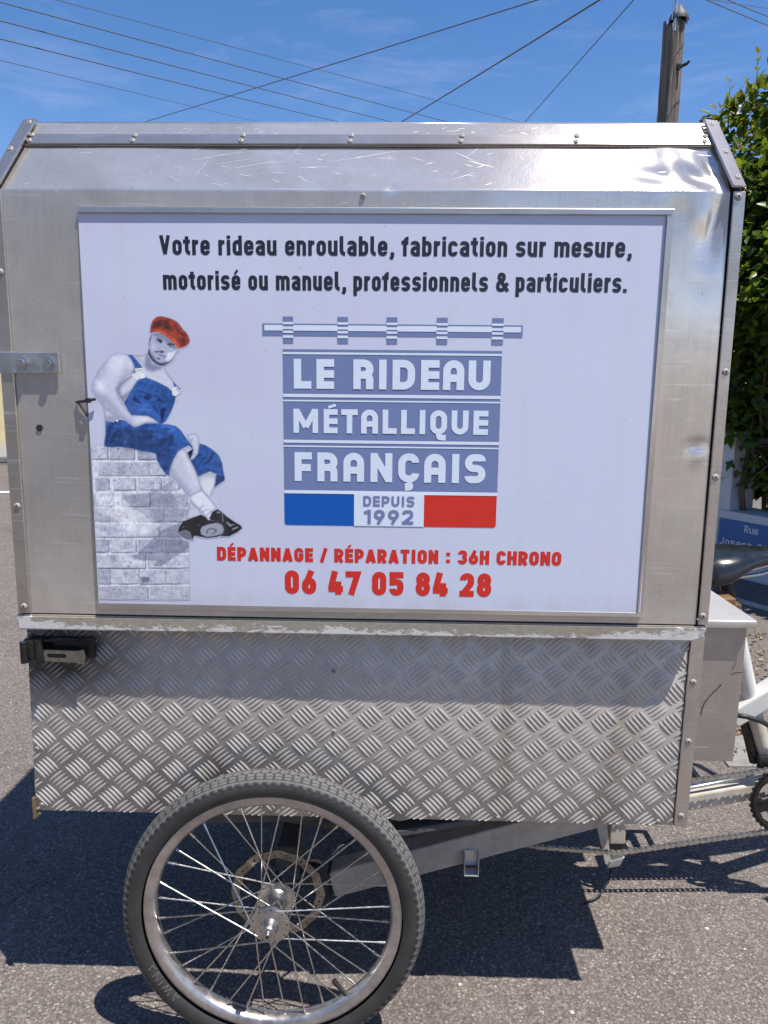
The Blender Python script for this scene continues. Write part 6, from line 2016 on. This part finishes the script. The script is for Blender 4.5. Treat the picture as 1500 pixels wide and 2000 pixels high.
# --- idler bracket hanging below the box
b = MB()
b.hexa([(0.458, 0.350, 0.072), (0.472, 0.350, 0.066), (0.472, 0.354, 0.066), (0.458, 0.354, 0.072), (0.425, 0.350, 0.200), (0.452, 0.350, 0.200), (0.452, 0.354, 0.200), (0.425, 0.354, 0.200)], 0.001)
b.bar((0.483, 0.37, 0.118), (0.483, 0.37, 0.260), 0.034, 0.034, (1, 0, 0), 0.003)
b.bar((0.44, 0.37, 0.19), (0.44, 0.37, 0.36), 0.04, 0.04, (1, 0, 0), 0.003)
b.build('idler_bracket', M['grey_paint'], trike)
b = MB()
b.lathe([(0.0, -0.008), (0.028, -0.008), (0.030, -0.005), (0.026, 0.0), (0.030, 0.005), (0.028, 0.008), (0.0, 0.008)], (0.482, 0.370, 0.095), 'y', 28)
b.build('idler_pulley', M['black'], trike, smooth=True, angle=40)
b = MB()
b.hexa([(0.462, 0.345, 0.064), (0.490, 0.345, 0.070), (0.490, 0.395, 0.070), (0.462, 0.395, 0.064), (0.466, 0.347, 0.080), (0.500, 0.347, 0.092), (0.500, 0.393, 0.092), (0.466, 0.393, 0.080)], 0.003)
b.build('idler_guard', M['zinc'], trike)
b = MB()
b.tube([(0.474, 0.36, 0.060), (0.468, 0.345, 0.040), (0.452, 0.33, 0.020), (0.430, 0.32, 0.008), (0.405, 0.31, 0.005)], 0.0020, 8)
b.build('loose_cable', M['black'], trike, smooth=True)

# --- bicycle frame
FY = 0.37
b = MB()
b.tube([(0.694, FY, 0.650), (0.7495, FY, 0.455)], 0.0165, 20)
b.tube([(0.692, FY, 0.655), (0.697, FY, 0.635)], 0.019, 20)
b.build('seat_tube', M['white_paint'], trike, smooth=True, angle=40)
b = MB()
b.tube([(0.656, FY, 0.78), (0.698, FY, 0.635)], 0.0135, 16)
b.box(0.652, 0.70, FY - 0.022, FY + 0.022, 0.733, 0.758, 0.005)
b.build('seat_post', M['black_metal'], trike, smooth=True, angle=40)
b = MB()
b.bar((0.60, FY, 0.340), (1.36, FY, 0.866), 0.044, 0.040, bev=0.004)
b.build('main_beam', M['white_paint'], trike)
b = MB()
b.tube([(0.757, FY, 0.432), (0.818, FY, 0.255)], 0.0165, 18)
b.lathe([(0.0, -0.036), (0.021, -0.036), (0.021, 0.036), (0.0, 0.036)], (0.822, FY, 0.247), 'y', 24)
b.build('lower_seat_tube', M['cream_paint'], trike, smooth=True, angle=40)
b = MB()
b.bar((0.44, FY, 0.178), (0.825, FY, 0.262), 0.036, 0.036, bev=0.004)
b.build('chain_stay', M['cream_paint'], trike)
b = MB()
b.tube([(0.50, FY - 0.012, 0.226), (0.640, FY - 0.012, 0.2555), (0.755, FY - 0.012, 0.283)], 0.0042, 8)
b.build('cable_conduit', M['zinc'], trike, smooth=True)
b = MB()
b.tube([(0.822, FY, 0.247), (1.33, FY, 0.80)], 0.018, 16)
b.build('down_tube', M['white_paint'], trike, smooth=True)
b = MB()
b.tube([(1.41, FY, 0.76), (1.345, FY, 0.95)], 0.022, 18)
for s in (-1, 1):
    b.tube([(1.415, FY + s * 0.02, 0.74), (1.44, FY + s * 0.06, 0.66), (1.66, FY + s * 0.062, 0.30), (1.72, FY + s * 0.06, 0.25)], [0.015, 0.016, 0.013, 0.011], 12)
b.build('fork', M['white_paint'], trike, smooth=True)
b = MB()
b.tube([(1.345, FY, 0.95), (1.335, FY, 1.02), (1.33, FY + 0.12, 1.04), (1.24, FY + 0.29, 1.05), (1.16, FY + 0.31, 1.05)], 0.012, 12)
b.tube([(1.335, FY, 1.02), (1.33, FY - 0.12, 1.04), (1.24, FY - 0.29, 1.05), (1.16, FY - 0.31, 1.05)], 0.012, 12)
b.build('handlebar', M['black_metal'], trike, smooth=True)
b = MB()
b.tube([(0.735, FY + 0.01, 0.420), (0.752, FY + 0.005, 0.375), (0.771, FY, 0.312)], [0.008, 0.010, 0.011], 12)
b.box(0.764, 0.792, FY - 0.03, FY - 0.02, 0.306, 0.338, 0.004)
b.build('derailleur_cage', M['black_metal'], trike, smooth=True, angle=40)
b = MB()
b.tube([(0.700, FY - 0.03, 0.432), (0.728, FY - 0.034, 0.4300), (0.760, FY - 0.034, 0.420), (0.792, FY - 0.034, 0.402), (0.85, FY - 0.03, 0.36)], 0.0052, 10)
b.build('cable_hose', M['black'], trike, smooth=True)

# --- saddle: a lofted skin, wide at the rear, nose to the right
def saddle():
    secs = [  # x, half width, top z, edge z
        (0.575, 0.02, 0.752, 0.735), (0.585, 0.055, 0.772, 0.728), (0.610, 0.080, 0.785, 0.716), (0.645, 0.086, 0.788, 0.722), (0.680, 0.073, 0.787, 0.742),
        (0.715, 0.052, 0.786, 0.757), (0.750, 0.037, 0.7860, 0.763), (0.785, 0.029, 0.7865, 0.764), (0.820, 0.024, 0.785, 0.764), (0.842, 0.018, 0.778, 0.755), (0.850, 0.008, 0.770, 0.758)]
    v, f, K = [], [], 22
    for x, w, zt, ze in secs:
        for k in range(K):
            a = PI * k / (K - 1)
            yy = math.cos(a)
            zz = math.sin(a)
            py = FY + w * (abs(yy) ** 0.72) * (1 if yy > 0 else -1)
            pz = ze + (zt - ze) * zz ** 0.62
            v.append((x, py, pz))
        for k in range(K - 2, 0, -1):
            a = PI * k / (K - 1)
            py = FY + w * 0.86 * math.cos(a)
            v.append((x, py, ze + (zt - ze) * 0.25 * math.sin(a)))
    W = K + K - 2
    for i in range(len(secs) - 1):
        for k in range(W):
            k2 = (k + 1) % W
            f.append((i * W + k, i * W + k2, (i + 1) * W + k2, (i + 1) * W + k))
    f.append(tuple(range(W)))
    f.append(tuple(range((len(secs) - 1) * W, len(secs) * W))[::-1])
    b = MB()
    b.add(v, f)
    o = b.build('saddle', M['saddle'], trike, smooth=True)
    md = o.modifiers.new('sub', 'SUBSURF')
    md.levels = md.render_levels = 2
    b = MB()
    for s in (-1, 1):
        b.tube([(0.60, FY + s * 0.03, 0.735), (0.66, FY + s * 0.022, 0.722), (0.74, FY + s * 0.02, 0.735), (0.81, FY + s * 0.012, 0.762)], 0.0035, 8)
    b.build('saddle_rail', M['steel'], o, smooth=True)
saddle()

# --- chainring, crank and pedals
CR = Vector((0.822, FY - 0.045, 0.247))
outer = []
NT_ = 36
for k in range(NT_ * 4):
    a = 2 * PI * k / (NT_ * 4)
    r = 0.0735 + (0.0022 if k % 4 in (0, 1) else -0.0014)
    outer.append((r * math.cos(a), r * math.sin(a)))
holes = []
for k in range(5):
    a0 = 2 * PI * k / 5 + 0.3
    hp = []
    for (rr_, da) in ((0.058, -0.42), (0.060, -0.2), (0.060, 0.0), (0.060, 0.2), (0.058, 0.42), (0.046, 0.36), (0.034, 0.20), (0.029, 0.0), (0.034, -0.20), (0.046, -0.36)):
        hp.append((rr_ * math.cos(a0 + da), rr_ * math.sin(a0 + da)))
    holes.append(hp)
ov, kf = fill_holes(outer, holes, lambda x, z: CR + Vector((x, 0, z)))
b = MB()
nv = len(ov)
b.add(ov + [v + Vector((0, 0.005, 0)) for v in ov], [tuple(f) for f in kf] + [tuple(i + nv for i in f[::-1]) for f in kf])
edges = {}
for f in kf:
    for i in range(len(f)):
        edges[(f[i], f[(i + 1) % len(f)])] = 1
for (i, j) in list(edges):
    if (j, i) not in edges:
        b.f.append((j, i, i + nv, j + nv))
b.lathe([(0.062, -0.0015), (0.066, -0.0030), (0.0705, -0.0015)], tuple(CR), 'y', 72)
cr = b.build('chainring', M['black_metal'], trike, smooth=True, angle=35)
b = MB()
b.lathe([(0.0, -0.012), (0.014, -0.012), (0.018, -0.008), (0.018, 0.0)], tuple(CR), 'y', 24)
b.tube([CR + Vector((0, -0.014, 0)), CR + Vector((0.06, -0.018, 0.012)), CR + Vector((0.165, -0.026, 0.035))], [0.015, 0.011, 0.010], 12)
b.build('crank_arm', M['hub'], trike, smooth=True, angle=40)
b = MB()
b.tube([CR + Vector((0, 0.10, 0)), CR + Vector((-0.06, 0.108, -0.012)), CR + Vector((-0.165, 0.116, -0.035))], [0.015, 0.011, 0.010], 12)
b.build('crank_arm', M['hub'], trike, smooth=True, angle=40)
for off in (Vector((0.165, -0.080, 0.035)), Vector((-0.165, 0.170, -0.035))):
    b = MB()
    c_ = CR + off
    for y0, y1 in ((-0.045, -0.033), (0.033, 0.045)):
        b.box(c_.x - 0.045, c_.x + 0.045, c_.y + y0, c_.y + y1, c_.z - 0.010, c_.z + 0.010, 0.004)
    for x0, x1 in ((-0.045, -0.033), (-0.008, 0.008), (0.033, 0.045)):
        b.box(c_.x + x0, c_.x + x1, c_.y - 0.034, c_.y + 0.034, c_.z - 0.009, c_.z + 0.009, 0.003)
    b.build('pedal', M['black'], trike)

# --- chain: pin-and-plate links along the upper and the lower run
def chain():
    b = MB()
    CY = FY - 0.0425
    pts = [Vector((0.35, CY, 0.236)), Vector((0.642, CY, 0.2905)), Vector((0.800, CY, 0.3200))]
    for k in range(1, 12):
        a = R(106) - R(212) * k / 11
        pts.append(Vector((CR.x + 0.0735 * math.cos(a), CY, CR.z + 0.0735 * math.sin(a))))
    pts += [Vector((0.797, CY, 0.1780)), Vector((0.66, CY, 0.1500)), Vector((0.500, CY, 0.1190)), Vector((0.470, CY, 0.1130)), Vector((0.30, CY, 0.125)), Vector((-0.15, CY, 0.215))]
    pitch = 0.0127
    nodes = [pts[0].copy()]
    pos, i = pts[0].copy(), 0
    while i < len(pts) - 1:
        if (pts[i + 1] - pos).length >= pitch:
            pos = pos + (pts[i + 1] - pos).normalized() * pitch
            nodes.append(pos.copy())
        else:
            i += 1
    for k in range(len(nodes) - 1):
        a, c_ = nodes[k], nodes[k + 1]
        d = (c_ - a).normalized()
        n_ = Vector((-d.z, 0, d.x))
        yo = 0.0038 if k % 2 == 0 else 0.0026
        prof = []
        rr_ = 0.0041
        for e, cc, s0 in ((c_, 1, -PI / 2), (a, -1, PI / 2)):
            for j in range(7):
                q = s0 + PI * j / 6
                prof.append(e + d * rr_ * math.cos(q) + n_ * rr_ * math.sin(q))
        mid = (a + c_) / 2
        # waist
        prof.insert(14, mid + n_ * -0.0027)
        prof.insert(7, mid + n_ * 0.0027)
        for s in (-1, 1):
            o = len(b.v)
            y0, y1 = s * yo, s * (yo + 0.0011)
            K = len(prof)
            b.v += [(p.x, p.y + y0, p.z) for p in prof] + [(p.x, p.y + y1, p.z) for p in prof]
            b.f.append(tuple(range(o, o + K)))
            b.f.append(tuple(range(o + K, o + 2 * K))[::-1])
            for j in range(K):
                b.f.append((o + j, o + (j + 1) % K, o + K + (j + 1) % K, o + K + j))
        b.tube([a + Vector((0, -0.0060, 0)), a + Vector((0, 0.0060, 0))], 0.0019, 8)
        b.tube([a + Vector((0, -0.0024, 0)), a + Vector((0, 0.0024, 0))], 0.0038, 10)
    b.build('chain', M['chain'], trike)
chain()
